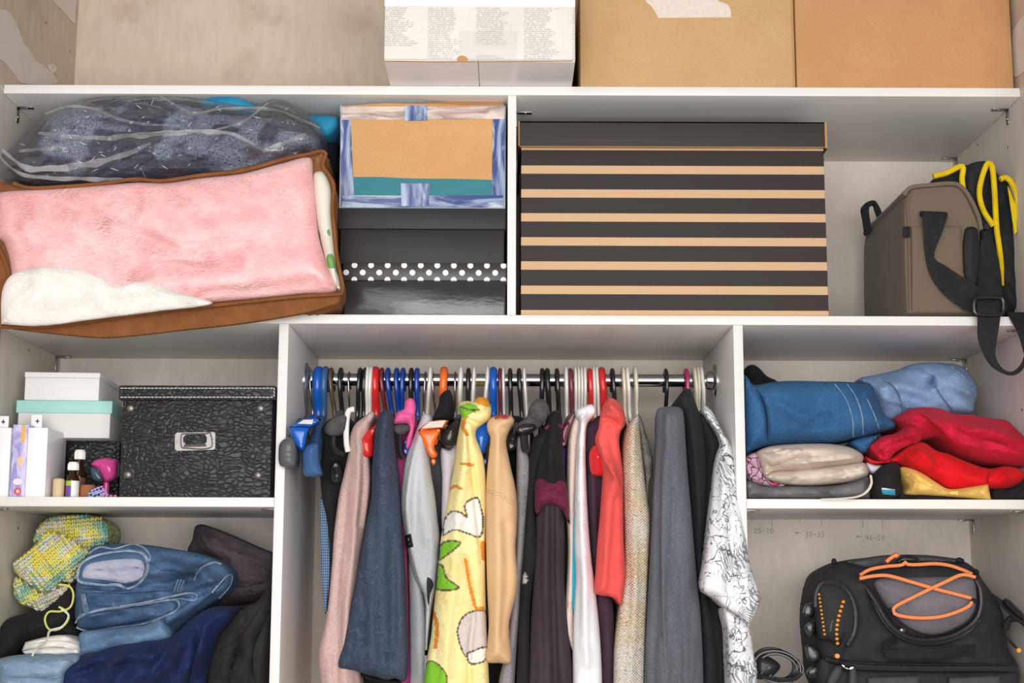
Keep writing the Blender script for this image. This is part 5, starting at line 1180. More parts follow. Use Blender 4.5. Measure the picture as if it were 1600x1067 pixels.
# real stitches: two leaning yarn loops per stitch, laid row by row on the folded scarf
ss = Surf(s); PAL = [lin(q) for q in ((118, 182, 178), (170, 204, 190), (226, 222, 150), (242, 228, 104), (232, 226, 214), (214, 206, 198), (150, 196, 188), (238, 232, 160))]
polys = [(z1([(200, 290), (215, 220), (250, 170), (320, 140), (420, 130), (510, 133), (570, 150), (604, 190), (612, 240), (590, 285), (555, 312), (500, 330), (440, 300), (380, 270), (300, 215), (240, 245)]), 5, 0),
         (z1([(80, 408), (115, 372), (195, 303), (245, 250), (292, 222), (350, 242), (410, 277), (455, 305), (488, 340), (462, 400), (432, 438), (412, 490), (390, 500), (340, 480), (316, 530), (230, 548), (184, 515), (115, 465)]), 38, 1),
         (z1([(98, 478), (180, 528), (240, 562), (320, 528), (392, 516), (392, 540), (335, 602), (285, 632), (266, 662), (230, 678), (194, 642), (134, 622), (96, 585), (85, 540)]), 25, 2)]
geo = []; PX, PY = 7.4, 5.6
for poly, ang, sd in polys:
    O = np.array(cr(poly, 4)); ca, sa = math.cos(math.radians(-ang)), math.sin(math.radians(-ang)); ce = O.mean(0)
    for j in range(-22, 23):
        for i in range(-22, 23):
            q = ce + np.array((i * PX * ca - j * PY * sa, i * PX * sa + j * PY * ca))
            if not inside(q[None], O)[0]: continue
            yy = ss.hit(*q)
            if yy is None: continue
            k = noise.noise((i * .16 + sd * 5, j * .5, sd * 3.1)) * 3.2 + noise.noise((i * .05, j * .12, sd + 9.)) * 4 + 3.5
            col = PAL[int(k) % len(PAL)]
            for s_ in (-1, 1):
                a_ = np.array((s_ * .42 * PX, -.62 * PY)); b_ = np.array((s_ * .10 * PX, .62 * PY))
                pa, pb = (q + np.array((v[0] * ca - v[1] * sa, v[0] * sa + v[1] * ca)) for v in (a_, b_))
                P = UA([pa, (pa + pb) / 2, pb], [yy + .0004, yy - .0022, yy + .0002])
                V, F = tube(P, [.0012, .0019, .0011], 6); geo.append((V, F, np.tile(np.append(col, 1), (len(V), 1))))
mk = Mat('knit_yarn', .95, 0, .1); mk.base((200, 200, 160), True); mk.bump(mk.noise((900, 900, 900), 2), .8, .0012)
obj('knit_stitches', merge(geo), mk.mat, s, 180, kind='stuff')
obj('yarn_tail', tube(UA(cr(z1([(330, 515), (390, 525), (412, 570), (395, 640), (340, 665), (275, 668), (252, 710), (275, 765), (330, 765), (375, 725), (385, 690), (360, 655), (330, 640)]), 3, False), .10), .0017, 7), plain('yellow_yarn', (214, 214, 120), .95, bump=.6, bsc=900), s)
obj('yarn_tail', tube(spline3([U(*z1([p])[0], y) for p, y in zip([(345, 650), (385, 690), (350, 750), (280, 775), (262, 830), (200, 880), (182, 930), (210, 990), (195, 1028), (130, 1025), (85, 990), (52, 955)], [.1, .1, .1, .09, .07, .04, .03, .02, .02, .02, .02, .022])], 6), .0018, 7), plain('white_yarn', (222, 222, 214), .95, bump=.6, bsc=900), s)

o = pile('aubergine_trousers', 'dark aubergine twill trousers slung at the back right of the heap', 'trousers', AUB, [blob(z1([(1095, 190), (1125, 176), (1170, 184), (1300, 236), (1420, 290), (1535, 335, 1), (1535, 560), (1440, 610), (1330, 632), (1180, 645), (1165, 600), (1250, 500), (1180, 400), (1055, 330), (1080, 260)]), .24, .035, 26, .1, 8, folds=[(z1([(1110, 190), (1150, 290), (1220, 350), (1300, 380)]), 24, .018, 1), (z1([(1250, 500), (1360, 530), (1510, 480)]), 18, .012, 1), (z1([(1115, 190), (1160, 300), (1260, 380)]), 6, .014), (z1([(1160, 190), (1300, 290), (1530, 380)]), 5, -.012), (z1([(1260, 380), (1400, 440), (1530, 460)]), 5, .010), (z1([(1300, 500), (1420, 520), (1520, 500)]), 5, -.01)], wr=((.006, 90, 16, 22, 1),), seed=4)])
so = Surf(o)
obj('seam', merge([so.line(z1(q), .0011, .0004) for q in ([(1190, 206), (1300, 252), (1420, 305), (1525, 350)], [(1240, 395), (1380, 450), (1525, 475)], [(1190, 590), (1290, 570), (1440, 565)])]), AUB, o)
pile('black_shirt', 'black cotton shirt crumpled under the knitted scarf on the left', 'shirt', BLKF, [blob(z1([(-20, 745, 1), (60, 700), (200, 660), (270, 630), (380, 530), (430, 500), (440, 620), (430, 740), (460, 800), (300, 830), (140, 850), (100, 905), (-20, 960, 1)]), .16, .04, 24, .15, 8, wr=CR, seed=5)])
o = pile('blue_jeans', 'mid blue jeans folded in a thick bundle, white seam edges showing', 'jeans', PD1, [
    blob(z1([(430, 500), (500, 320), (540, 295), (700, 285), (850, 295), (1000, 318), (1130, 345), (1250, 395), (1302, 470), (1270, 560), (1190, 620), (1100, 690), (1000, 780), (940, 810), (860, 780), (830, 745), (640, 765), (480, 770), (425, 720), (420, 600)]), .13, .045, 36, .16, 8, wr=((.010, 90, 20, -14, 1), (.006, 50, 14, 20)), folds=[(z1([(845, 390), (900, 430), (1000, 440), (1110, 425), (1200, 380)]), 18, .014, 1), (z1([(430, 530), (560, 550), (720, 548), (800, 500), (850, 430)]), 16, .018, 1), (z1([(930, 740), (1040, 690), (1160, 590), (1270, 490)]), -14, .016, 1), (z1([(960, 770), (930, 700), (1000, 640)]), 12, .012, 1), (z1([(830, 440), (950, 420), (1100, 440), (1200, 500)]), 7, .014), (z1([(860, 340), (1000, 360), (1180, 400)]), 6, -.012), (z1([(430, 520), (700, 545), (950, 510), (1080, 470)]), 6, -.016), (z1([(1000, 640), (1150, 560), (1270, 480)]), 6, -.012), (z1([(900, 760), (1050, 660), (1200, 560)]), 7, .01)], seed=6, step=3.6),
    blob(z1([(432, 470), (455, 400), (500, 365), (620, 335), (760, 330), (815, 355), (840, 420), (810, 490), (720, 535), (620, 520), (500, 515), (445, 500)]), .09, .02, 14, .05, 6, seed=7)])
js = Surf(o)
ring = cr(z1([(438, 465), (460, 400), (520, 362), (640, 335), (770, 332), (818, 360), (830, 420), (800, 490), (725, 535), (660, 515), (600, 515), (500, 508), (446, 494)]), 3)
obj('hem', tube(UA(ring, js.ys(ring) - .001), .0030, 8, True), SEAMT, o)
obj('leg_opening', blob(z1([(462, 450), (490, 405), (560, 385), (680, 372), (790, 378), (812, 420), (790, 480), (710, 505), (600, 490), (500, 482), (468, 475)]), js.y(.002), .004, 20, .004, 4, folds=[(z1([(620, 375), (628, 440), (650, 500)]), 3, .006), (z1([(470, 455), (560, 450), (640, 450), (800, 430)]), 5, -.006)], seed=4), POCK, o)
obj('waistband', blob(z1([(425, 660), (445, 570), (500, 560), (700, 560), (960, 545), (1060, 555), (1108, 580), (1090, 605), (1000, 590), (820, 625), (640, 655), (500, 690), (450, 705)]), js.y(.001), .010, 10, .01, 6, folds=[(z1([(450, 640), (700, 620), (1000, 570)]), 4, .004)], seed=2), PD1, o)
obj('waistband', blob(z1([(432, 735), (460, 695), (600, 660), (800, 632), (950, 608), (995, 620), (985, 650), (900, 690), (800, 720), (640, 748), (490, 765), (440, 755)]), js.y(.001), .008, 8, .01, 5, folds=[(z1([(480, 720), (700, 690), (930, 640)]), 4, -.003)]), PD1, o)
js = Surf(o, *[c for c in o.children if c.name.startswith('waistband')])
for pts in ([(440, 705), (520, 665), (650, 640), (820, 612), (980, 578), (1075, 562), (1108, 580), (1090, 604), (1020, 592), (900, 606)], [(424, 730), (450, 690), (560, 660), (800, 625), (960, 600), (1003, 612), (1000, 650), (930, 690), (820, 730), (640, 755), (480, 772), (430, 755)], [(500, 340), (560, 305), (640, 315), (740, 290), (810, 310), (845, 360), (835, 385)], [(1090, 490), (1120, 430), (1200, 390), (1240, 400)], [(1190, 560), (1270, 470), (1300, 460), (1290, 520), (1230, 590)]):
    obj('seam', js.line(z1(pts), .0016, .0008), SEAMT, o)
for a in ([(448, 570), (480, 566), (505, 665), (470, 690)], [(985, 482), (1050, 490), (1025, 560), (958, 556)]):
    bl_ = obj('belt_loop', blob(z1([p + (1,) for p in a]), js.y(.002), .004, 5, .004, 4), PD1, o)
    obj('stitching', merge([Surf(bl_).line([tuple(np.array(z1([a[0]])[0]) * (1 - t) + np.array(z1([a[1]])[0]) * t), tuple(np.array(z1([a[3]])[0]) * (1 - t) + np.array(z1([a[2]])[0]) * t)], .0008, .0003, 5) for t in (.25, .5, .75)]), SEAMT, bl_)
obj('button_mark', lathe([(.0001, -.001), (.0028, 0)], U(*z1([(705, 643)])[0], js.hit(*z1([(705, 643)])[0]) - .0005), 10, 'y'), plain('red_thread', (122, 50, 66), .8), o)
pile('faded_jeans', 'faded blue jeans leg showing under the thick jeans bundle', 'jeans', PD3, [blob(z1([(450, 785), (560, 765), (700, 750), (830, 735), (900, 690), (945, 730), (975, 790), (960, 840), (700, 900), (560, 915), (442, 915), (440, 850)]), .10, .035, 22, .16, 8, wr=((.008, 70, 22, -30, 1),), seed=8)])
pile('white_shirt', 'folded white cotton shirt on the pale jeans', 'shirt', LINEN, [
    blob(z1([(122, 888, 1), (132, 862), (142, 838, 1), (200, 822), (262, 808), (335, 798), (380, 806), (446, 838, 1), (446, 880), (300, 872), (190, 880)]), .085, .010, 5, .10, 5, wr=((.004, 60, 16, -12, 1),), folds=[(z1([(150, 862), (230, 838), (340, 830), (440, 852)]), 8, .008, 1)], seed=9, step=3.2),
    blob(z1([(126, 890, 1), (190, 876), (300, 868), (446, 874, 1), (446, 912, 1), (250, 912), (140, 906, 1)]), .072, .009, 5, .10, 5, wr=((.003, 70, 14, 0, 1),), seed=10, step=3.2)])
o = pile('pale_jeans', 'pale washed blue jeans at the bottom left front of the heap', 'jeans', PD2, [blob(z1([(-25, 935, 1), (60, 915), (160, 905), (300, 908), (440, 905), (450, 960), (380, 1020), (360, 1130, 1), (-25, 1130, 1)]), .05, .035, 22, .2, 8, rest=ZB, wr=((.006, 90, 20, 10, 1),), folds=[(z1([(0, 1030), (120, 1045), (320, 1040)]), 4, -.01)], seed=10)])
so = Surf(o)
obj('seam', merge([so.line(z1(q), .0013, .0005) for q in ([(-10, 1040), (60, 1062), (140, 1066)], [(150, 1040), (240, 1046), (330, 1030)])]), SEAMT, o)
pile('navy_shirt', 'navy blue cotton shirt thrown over the front of the heap', 'shirt', NAVY, [blob(z1([(325, 1020), (350, 970), (420, 920), (520, 900), (640, 862), (800, 835), (940, 815), (1010, 770), (1070, 710), (1180, 645), (1290, 640), (1312, 690), (1240, 790), (1200, 900), (1175, 1000), (1150, 1130, 1), (330, 1130, 1)]), .06, .04, 36, .2, 8, rest=ZB, wr=((.012, 120, 26, -50, 1), (.006, 60, 20, -20)), folds=[(z1([(1060, 740), (990, 860), (960, 960), (955, 1067)]), -24, .022, 1), (z1([(1150, 690), (1130, 800), (1090, 940), (1060, 1067)]), -18, .018, 1), (z1([(640, 870), (760, 900), (940, 880), (1030, 800)]), 22, .014, 1), (z1([(350, 1010), (470, 950), (600, 960), (700, 900)]), 16, .016, 1), (z1([(560, 1000), (700, 960), (860, 950)]), 14, .010, 1), (z1([(1050, 780), (980, 900), (960, 1060)]), 8, .014), (z1([(1120, 760), (1100, 900), (1060, 1060)]), 6, -.012), (z1([(430, 960), (600, 930), (800, 900)]), 8, .010), (z1([(360, 1050), (560, 960), (640, 880)]), 8, -.012)], seed=11, step=4)])
o = pile('black_jeans', 'faded black jeans with turned leg hem at the right of the heap', 'jeans', CHAR, [blob(z1([(1185, 900), (1240, 785), (1340, 670), (1450, 600), (1500, 530), (1530, 500, 1), (1518, 1130, 1), (1155, 1130, 1), (1165, 1000)]), .07, .04, 28, .18, 8, rest=ZB, wr=((.008, 130, 26, -60, 1),), folds=[(z1([(1180, 900), (1260, 870), (1340, 820), (1440, 680), (1500, 560)]), 26, .020, 1), (z1([(1330, 905), (1300, 1000), (1290, 1067)]), -16, .024, 1), (z1([(1430, 1067), (1420, 900), (1470, 760), (1515, 680)]), 20, .016, 1), (z1([(1330, 900), (1380, 760), (1500, 600)]), 8, -.018), (z1([(1300, 1050), (1340, 900)]), 6, -.014), (z1([(1420, 1060), (1440, 860), (1510, 700)]), 6, -.012)], seed=12)])
so = Surf(o)
obj('hem', blob(z1([(1190, 893), (1260, 895), (1328, 905), (1310, 980), (1288, 1060), (1230, 1050), (1168, 1040), (1172, 970)]), so.y(-.004), .016, 10, .02, 5, folds=[(z1([(1188, 940), (1320, 950)]), 1.6, -.003)]), CHAR, o)

# ------------------------------------------------------------------ right middle shelf: folded clothes
z7b = zc(1140, 490, 3.441)
GR = 'clothes folded on the right middle shelf'
pile('black_tights', 'black cloth end poking up behind the dark blue jeans', 'tights', BLKF, [blob(z7b([(76, 310), (95, 282), (125, 274), (155, 288), (200, 335), (260, 370), (250, 480), (80, 480)]), .25, .03, 20, .08, 8, wr=CR, seed=1)], GR)
PD4 = denim('deep_blue_denim', (44, 84, 126), (56, 100, 144)); PD5 = denim('washed_sky_denim', (116, 142, 182), (134, 160, 196))
o = pile('light_jeans', 'light blue washed jeans rolled at the back of the shelf', 'jeans', PD5, [blob(z7b([(690, 352), (780, 330), (900, 302), (980, 272), (1080, 262), (1160, 266), (1235, 276), (1290, 320), (1320, 370), (1335, 425), (1320, 480), (1304, 535), (1150, 560), (950, 600), (830, 590), (760, 480), (720, 390)]), .16, .05, 36, .12, 8, wr=((.010, 90, 24, 20, 1), (.006, 40, 18, -30)), folds=[(z7b([(905, 302), (1000, 300), (1080, 330), (1085, 375)]), 20, .016, 1), (z7b([(1090, 350), (1130, 430), (1190, 510), (1200, 550)]), -20, .012, 1), (z7b([(1180, 275), (1270, 340), (1310, 440)]), 14, .008, 1), (z7b([(780, 340), (880, 390), (930, 500), (910, 570)]), -20, .010, 1), (z7b([(920, 300), (1040, 310), (1090, 350), (1080, 380)]), 5, -.016), (z7b([(1160, 270), (1250, 330), (1300, 430)]), 8, .010), (z7b([(1080, 380), (1110, 460), (1180, 520)]), 8, -.008)], seed=2)], GR)
so = Surf(o)
obj('seam', merge([so.line(z7b(q), .0009, .0003) for q in ([(1190, 285), (1280, 360), (1322, 440)], [(800, 345), (900, 395), (930, 500)])]), SEAMT, o)
o = pile('dark_jeans', 'deep blue jeans folded flat across the middle of the shelf', 'jeans', PD4, [blob(z7b([(76, 330), (100, 345), (130, 382), (240, 366), (350, 361), (500, 364), (620, 366), (690, 372), (760, 380), (790, 450), (830, 540), (892, 590), (885, 615), (800, 640), (720, 662), (600, 685), (560, 692), (380, 700), (200, 712), (120, 740), (84, 755)]), .055, .045, 36, .2, 10, wr=((.004, 160, 40, 6), (.003, 60, 30, 40)), folds=[(z7b([(128, 380), (180, 460), (203, 560), (206, 712)]), -26, .016, 1), (z7b([(738, 380), (780, 480), (835, 575)]), 14, .010, 1), (z7b([(840, 560), (800, 630), (740, 660)]), 10, .010, 1), (z7b([(130, 390), (180, 470), (204, 560), (206, 700)]), 4, -.014), (z7b([(250, 480), (400, 560), (440, 590), (520, 560)]), 10, -.010), (z7b([(740, 385), (780, 480), (830, 570)]), 4, -.01), (z7b([(620, 370), (680, 450), (712, 560), (716, 655)]), 3, .004)], seed=3, step=4)], GR)
so = Surf(o)
obj('seam', merge([so.line(z7b(q), .0008, .0003) for q in ([(632, 378), (680, 450), (712, 550), (718, 650)], [(565, 378), (620, 450), (660, 560), (665, 662)], [(740, 460), (780, 550), (804, 620)])]), SEAMT, o)
obj('turned_hem', blob(z7b([(650, 692), (700, 668), (800, 655), (770, 700), (740, 740), (718, 752), (690, 740)]), .05, .025, 10, .06, 5), PD4, o)
CRIM = fabric('crimson_cotton', (206, 32, 62), (192, 24, 54), (16, 16, 16), 700, .3, .85, .2, .06); RED = fabric('bright_red_cotton', (226, 26, 36), (214, 18, 30), (16, 16, 16), 700, .3, .85, .2, .05)
pile('crimson_shirt', 'crimson cotton shirt crumpled on top of the bright red one', 'shirt', CRIM, [
    blob(z7b([(888, 572), (930, 535), (985, 508), (1060, 503), (1140, 512), (1200, 535), (1300, 545), (1400, 562), (1490, 575), (1540, 620), (1583, 660), (1640, 720), (1640, 815), (1520, 822), (1400, 805), (1300, 785), (1215, 750), (1150, 690), (1110, 665), (1030, 680), (980, 695), (940, 640)]), .07, .05, 36, .16, 8, wr=((.010, 110, 26, 28, 1), (.005, 50, 18, 10)), folds=[(z7b([(985, 515), (1060, 560), (1130, 620), (1210, 700), (1330, 775)]), -30, .022, 1), (z7b([(1150, 520), (1215, 610), (1300, 665), (1420, 690), (1590, 750)]), 26, .020, 1), (z7b([(1220, 560), (1320, 600), (1440, 610), (1560, 680)]), 18, .010, 1), (z7b([(900, 580), (990, 570), (1060, 600)]), 12, .008, 1), (z7b([(985, 530), (1100, 590), (1200, 700), (1320, 770)]), 9, .018), (z7b([(1150, 540), (1210, 620), (1350, 680), (1560, 730)]), 7, -.016), (z7b([(1040, 640), (1110, 655)]), 6, -.012), (z7b([(1250, 640), (1400, 620), (1540, 680)]), 8, .008)], seed=4, step=4),
    blob(z7b([(750, 715), (775, 690), (820, 660), (900, 640), (960, 600), (1000, 590), (1040, 640), (1020, 690), (960, 710), (890, 750), (850, 795), (825, 800), (770, 755)]), .04, .035, 18, .08, 6, wr=((.006, 60, 14, -20, 1),), folds=[(z7b([(830, 790), (815, 740), (850, 710), (960, 680)]), 4, -.012), (z7b([(770, 720), (800, 740), (810, 780)]), 3, -.012)], seed=5, step=3.5)], GR)
pile('red_shirt', 'bright red cotton shirt lying under the crimson shirt', 'shirt', RED, [blob(z7b([(725, 765), (790, 790), (880, 770), (950, 720), (1020, 690), (1060, 700), (1110, 735), (1180, 755), (1260, 790), (1390, 832), (1480, 820), (1560, 835), (1590, 870), (1570, 915), (1500, 942), (1390, 946), (1180, 944), (1100, 895), (1000, 850), (900, 806), (760, 805)]), .045, .04, 28, .16, 8, wr=((.007, 90, 24, 30, 1),), folds=[(z7b([(1030, 700), (1080, 780), (1110, 850)]), 16, .012, 1), (z7b([(1395, 835), (1390, 890), (1392, 945)]), -14, .014, 1), (z7b([(940, 760), (1030, 730), (1100, 745)]), 14, .010, 1), (z7b([(1440, 870), (1500, 845), (1570, 870)]), 8, .010, 1), (z7b([(1110, 735), (1120, 800), (1080, 860)]), 5, -.012), (z7b([(1390, 835), (1395, 900), (1390, 945)]), 4, -.012), (z7b([(1440, 880), (1500, 850), (1560, 880)]), 5, -.01), (z7b([(1000, 700), (1010, 760), (960, 800)]), 6, .010)], seed=6, step=4)], GR)
YELC = fabric('pale_yellow_cotton', (248, 206, 116), (240, 196, 104), (20, 20, 20), 700, .3, .85, .2, .05)
pile('yellow_shirt', 'pale yellow cotton shirt edge hanging over the shelf front', 'shirt', YELC, [blob(z7b([(920, 828), (970, 830), (1040, 860), (1110, 905), (1180, 942), (1300, 930), (1390, 916, 1), (1407, 1004, 1), (1300, 992), (1180, 982), (1050, 974), (945, 968), (960, 930), (930, 890)]), .012, .03, 18, .14, 6, wr=((.004, 60, 14, 30, 1),), folds=[(z7b([(940, 840), (1000, 890), (1080, 930), (1180, 960)]), 10, .010, 1), (z7b([(1310, 930), (1320, 992)]), 5, -.002), (z7b([(950, 860), (1000, 900), (980, 960)]), 4, .008), (z7b([(960, 840), (1040, 910), (1160, 960)]), 4, -.008)], rest=Z3, seed=7, step=3.5)], GR)
o = pile('black_shirt', 'black cotton shirt with rolled end and small turquoise tag at the shelf front', 'shirt', BLKF, [
    blob(z7b([(770, 920), (785, 860), (830, 815), (880, 803), (915, 820), (922, 900), (920, 970), (880, 995), (830, 1000), (775, 990), (762, 960)]), .022, .035, 20, .16, 6, folds=[(z7b([(830, 860), (860, 830), (890, 860), (895, 930)]), 4, -.006)], rest=Z3, wr=((.004, 40, 12, 70, 1),), seed=8),
    blob(z7b([(900, 940), (945, 966), (1180, 980), (1400, 990), (1420, 945), (1500, 945), (1560, 905), (1620, 880), (1640, 1003, 1), (1300, 1003), (900, 1003, 1)]), .03, .02, 12, .14, 6, rest=Z3, seed=9, wr=((.004, 60, 14, 5, 1),))], GR)
so = Surf(o)
obj('tag', blob(z7b([(818, 945, 1), (890, 950, 1), (892, 977, 1), (822, 970, 1)]), so.y(.0012), .0008, 2, .002, 2, step=3), plain('turquoise_tag', (40, 160, 196), .5), o, 0)
obj('tag_edge', blob(z7b([(818, 936, 1), (890, 944, 1), (890, 950, 1), (818, 945, 1)]), so.y(.0012), .0008, 2, .002, 2, step=3), plain('white_tag', (226, 226, 230), .6), o, 0)
SATB = fabric('beige_satin', (216, 200, 186), (206, 190, 176), (16, 16, 16), 700, .15, .5, .2, .04)
o = pile('beige_trousers', 'beige satin trousers folded with a loose strap, left front of the shelf', 'trousers', SATB, [
    blob(z7b([(146, 748), (180, 724), (250, 708), (370, 700), (480, 698), (560, 702), (640, 716), (690, 738), (720, 765), (710, 800), (640, 815), (540, 830), (400, 850), (240, 855), (190, 880), (165, 810)]), .03, .035, 24, .16, 8, rest=Z3, wr=((.006, 110, 18, -8, 1),), folds=[(z7b([(180, 850), (200, 800), (250, 815), (330, 780), (480, 765)]), 14, .012, 1), (z7b([(150, 760), (240, 745), (340, 725), (400, 740)]), 12, .010, 1), (z7b([(420, 800), (560, 790), (710, 770)]), 12, .010, 1), (z7b([(190, 800), (230, 830), (300, 790), (420, 770)]), 5, -.012), (z7b([(200, 740), (280, 750), (340, 725)]), 4, -.008), (z7b([(300, 820), (500, 800), (700, 780)]), 6, .008)], seed=10, step=3.6),
    blob(z7b([(190, 878), (240, 850), (360, 840), (500, 825), (640, 808), (720, 800), (745, 830), (742, 870), (660, 900), (560, 915), (460, 922), (340, 920), (240, 905)]), .02, .03, 18, .16, 8, rest=Z3, wr=((.006, 80, 16, -4, 1),), folds=[(z7b([(340, 910), (380, 870), (480, 880), (600, 860)]), 5, -.010), (z7b([(600, 820), (680, 840), (735, 835)]), 4, -.008)], seed=11, step=3.6)], GR)
obj('strap', prib(z7b([(752, 868), (756, 910), (735, 950), (690, 978), (600, 990), (490, 994)]), z7b([(764, 868), (768, 914), (745, 958), (692, 988), (600, 998), (490, 1000)]), [-.02, -.022, -.022, -.022, -.02, -.01], .0016), SATB, o)
m = Mat('pink_print_cotton', .9); v = m.voro((70, 70, 70), 'DISTANCE_TO_EDGE'); c = m.mix(m.noise((26, 26, 26), 2).gt(.56), (196, 156, 178), (226, 90, 140)); c = m.mix(m.noise((40, 40, 40), 2).gt(.6), c, (58, 36, 44)); m.base(m.mix(v.lt(.05), c, (90, 60, 80)))
pile('printed_blouse', 'mauve and pink printed top rolled beneath the beige satin trousers', 'top', m.mat, [blob(z7b([(88, 775), (120, 750), (150, 748), (180, 830), (210, 885), (330, 915), (260, 935), (180, 925), (100, 890)]), .035, .02, 14, .14, 8, rest=Z3, folds=[(z7b([(100, 790), (130, 830), (150, 880)]), 5, -.014), (z7b([(120, 800), (180, 890), (300, 915)]), 4, .006)], seed=12)], GR)
pile('grey_jeans', 'grey washed jeans at the bottom of the left shelf stack', 'jeans', denim('grey_denim', (124, 122, 124), (98, 96, 100)), [blob(z7b([(92, 900), (180, 926), (300, 925), (460, 925), (600, 915), (740, 872), (756, 920), (756, 994, 1), (300, 996), (92, 994, 1)]), .03, .03, 16, .16, 8, rest=Z3, wr=((.006, 90, 14, 0, 1),), folds=[(z7b([(480, 940), (540, 960), (580, 990)]), 3, .008), (z7b([(110, 950), (300, 960), (480, 945)]), 4, -.008)], seed=13)], GR)
pile('lilac_top', 'pale lilac cloth corner between the beige trousers and black shirt', 'top', LILAC, [blob(z7b([(736, 800), (780, 812), (822, 818), (800, 850), (770, 862), (742, 840)]), .05, .015, 8, .1, 6, seed=14)], GR)

# ------------------------------------------------------------------ right bottom compartment: camera bag and charger
z8 = zc(1140, 770, 3.478)
BAGB = fabric('black_ballistic_nylon', (54, 52, 56), (42, 41, 45), (26, 26, 26), 800, .5, .7, .1, .16); BAGG = fabric('slate_nylon', (116, 110, 118), (102, 97, 106), (26, 26, 26), 800, .4, .6, .1, .1)
BAGD = fabric('charcoal_nylon', (76, 74, 80), (66, 64, 70), (26, 26, 26), 800, .4, .6, .1, .1)
MESHP = plain('black_mesh_fabric', (38, 37, 39), .8, var=.2, sc=600, bump=.8, bsc=900); CORD = plain('orange_cord', (238, 140, 84), .6, var=.06, sc=300, bump=.4, bsc=900); AMBT = plain('amber_bead', (226, 150, 50), .5)
ZIP = plain('black_zip', (34, 33, 35), .3, bump=.5, bsc=700)
r = thing('camera_bag', 'black and grey camera bag laced with orange elastic cord', 'bag', (U(1430, 1080, .12)[0], .18, ZB))
obj('body', blob(z8([(560, 395), (620, 368), (740, 352), (860, 338), (1060, 338), (1200, 352), (1260, 365), (1330, 410), (1380, 480), (1430, 550), (1480, 640), (1500, 740), (1515, 850), (1550, 905), (1570, 950), (1568, 1100, 1), (520, 1100, 1), (480, 1000), (470, 900), (460, 800), (452, 700), (458, 600), (480, 490), (510, 430)]), .12, .05, 60, .16, 10, rest=ZB, wr=((.004, 60, 30, 20), (.003, 30, 20, 60)), seed=2), BAGB, r)
obj('top_panel', blob(z8([(630, 372), (740, 352), (860, 337), (1060, 337), (1180, 350), (1245, 368), (1200, 385), (1080, 385), (940, 388), (840, 400), (760, 414), (680, 400)]), .095, .02, 12, .02, 6), BAGD, r)
obj('front_flap', blob(z8([(700, 470), (760, 420), (850, 405), (1000, 395), (1200, 400), (1320, 440), (1370, 520), (1385, 620), (1370, 700), (1310, 760), (1200, 800), (1060, 812), (940, 780), (850, 700), (770, 580)]), .082, .03, 40, .02, 8), BAGB, r)
pk = obj('front_pocket', blob(z8([(785, 485), (830, 464), (960, 460), (1240, 456), (1325, 470), (1342, 540), (1338, 620), (1300, 690), (1220, 740), (1140, 768), (1060, 768), (960, 725), (870, 640), (815, 560)]), .052, .028, 60, .02, 8, folds=[(z8([(1040, 760), (1050, 720)]), 4, -.004), (z8([(1100, 765), (1105, 720)]), 4, -.004), (z8([(1160, 755), (1170, 715)]), 4, -.004), (z8([(900, 560), (960, 620), (970, 700)]), 10, -.004)], wr=((.002, 40, 20, 80),), seed=3), BAGG, r)
obj('zip', merge([ptube(z8([(760, 540), (800, 600), (860, 700), (930, 765), (1030, 800), (1150, 795), (1260, 755), (1340, 690), (1368, 610), (1362, 520), (1340, 470)]), .048, .0046, 8), ptube(z8([(748, 520), (790, 610), (850, 715), (930, 785), (1040, 818), (1160, 812), (1280, 770), (1360, 690)]), .05, .003, 8)]), ZIP, r)
obj('zip_pull', blob(z8([(915, 742), (935, 728), (960, 740), (955, 760), (930, 762)]), .045, .005, 5, .004), STEEL, r)
YC = .022
for pts, Y in (([(708, 448), (760, 418), (850, 400), (920, 394), (945, 388), (955, 376), (965, 388), (1020, 390), (1120, 385), (1200, 396), (1270, 420), (1318, 442)], .055), ([(706, 466), (780, 452), (860, 450), (980, 482), (1100, 517), (1220, 548), (1312, 572)], YC), ([(1335, 458), (1290, 446), (1250, 448), (1180, 480), (1100, 517), (1000, 566), (910, 612), (890, 632), (896, 655), (950, 672), (1050, 680), (1150, 672), (1240, 645), (1300, 615), (1318, 592)], YC - .003)):
    obj('elastic_cord', ptube(z8(pts), Y, .0028, 8), CORD, r)
obj('cord_knot', merge([blob(z8([(880, 345), (890, 328), (912, 325), (926, 338), (915, 352), (895, 356)]), .06, .008, 8, .006), ptube(z8([(890, 345), (868, 360), (852, 376)]), .055, .003, 8)]), CORD, r)
obj('cord_lock', blob(z8([(912, 370), (940, 340), (975, 338), (1020, 350), (1035, 378), (1010, 384), (960, 380), (915, 382)]), .065, .008, 8, .006), BPLA, r)
for c in ([(858, 632), (885, 624), (902, 650), (880, 662)], [(1310, 575), (1340, 575), (1338, 600), (1312, 600)], [(1316, 440), (1336, 436), (1340, 462), (1318, 466)]):
    obj('cord_loop', blob(z8(c), .022, .006, 5, .006), WEB, r)
obj('carry_handle', prib(z8([(895, 785), (850, 800), (830, 830), (832, 850), (900, 856), (1050, 850), (1200, 840), (1335, 825)]), z8([(905, 820), (880, 826), (850, 880), (850, 890), (920, 900), (1060, 898), (1200, 890), (1335, 880)]), [.058, .046, .036, .03, .026, .026, .03, .05], .004), WEB, r)
ep = obj('end_pocket', blob(z8([(468, 640), (465, 560), (490, 500), (550, 488), (620, 510), (670, 580), (688, 660), (680, 760), (650, 820), (600, 832), (540, 800), (490, 790)]), .062, .02, 30, .03, 8), MESHP, r)
obj('pocket_rim', ptube(z8([(470, 620), (472, 550), (500, 496), (560, 488), (625, 512), (672, 585), (688, 670), (678, 760), (640, 830)]), .055, .005, 8), ZIP, r)
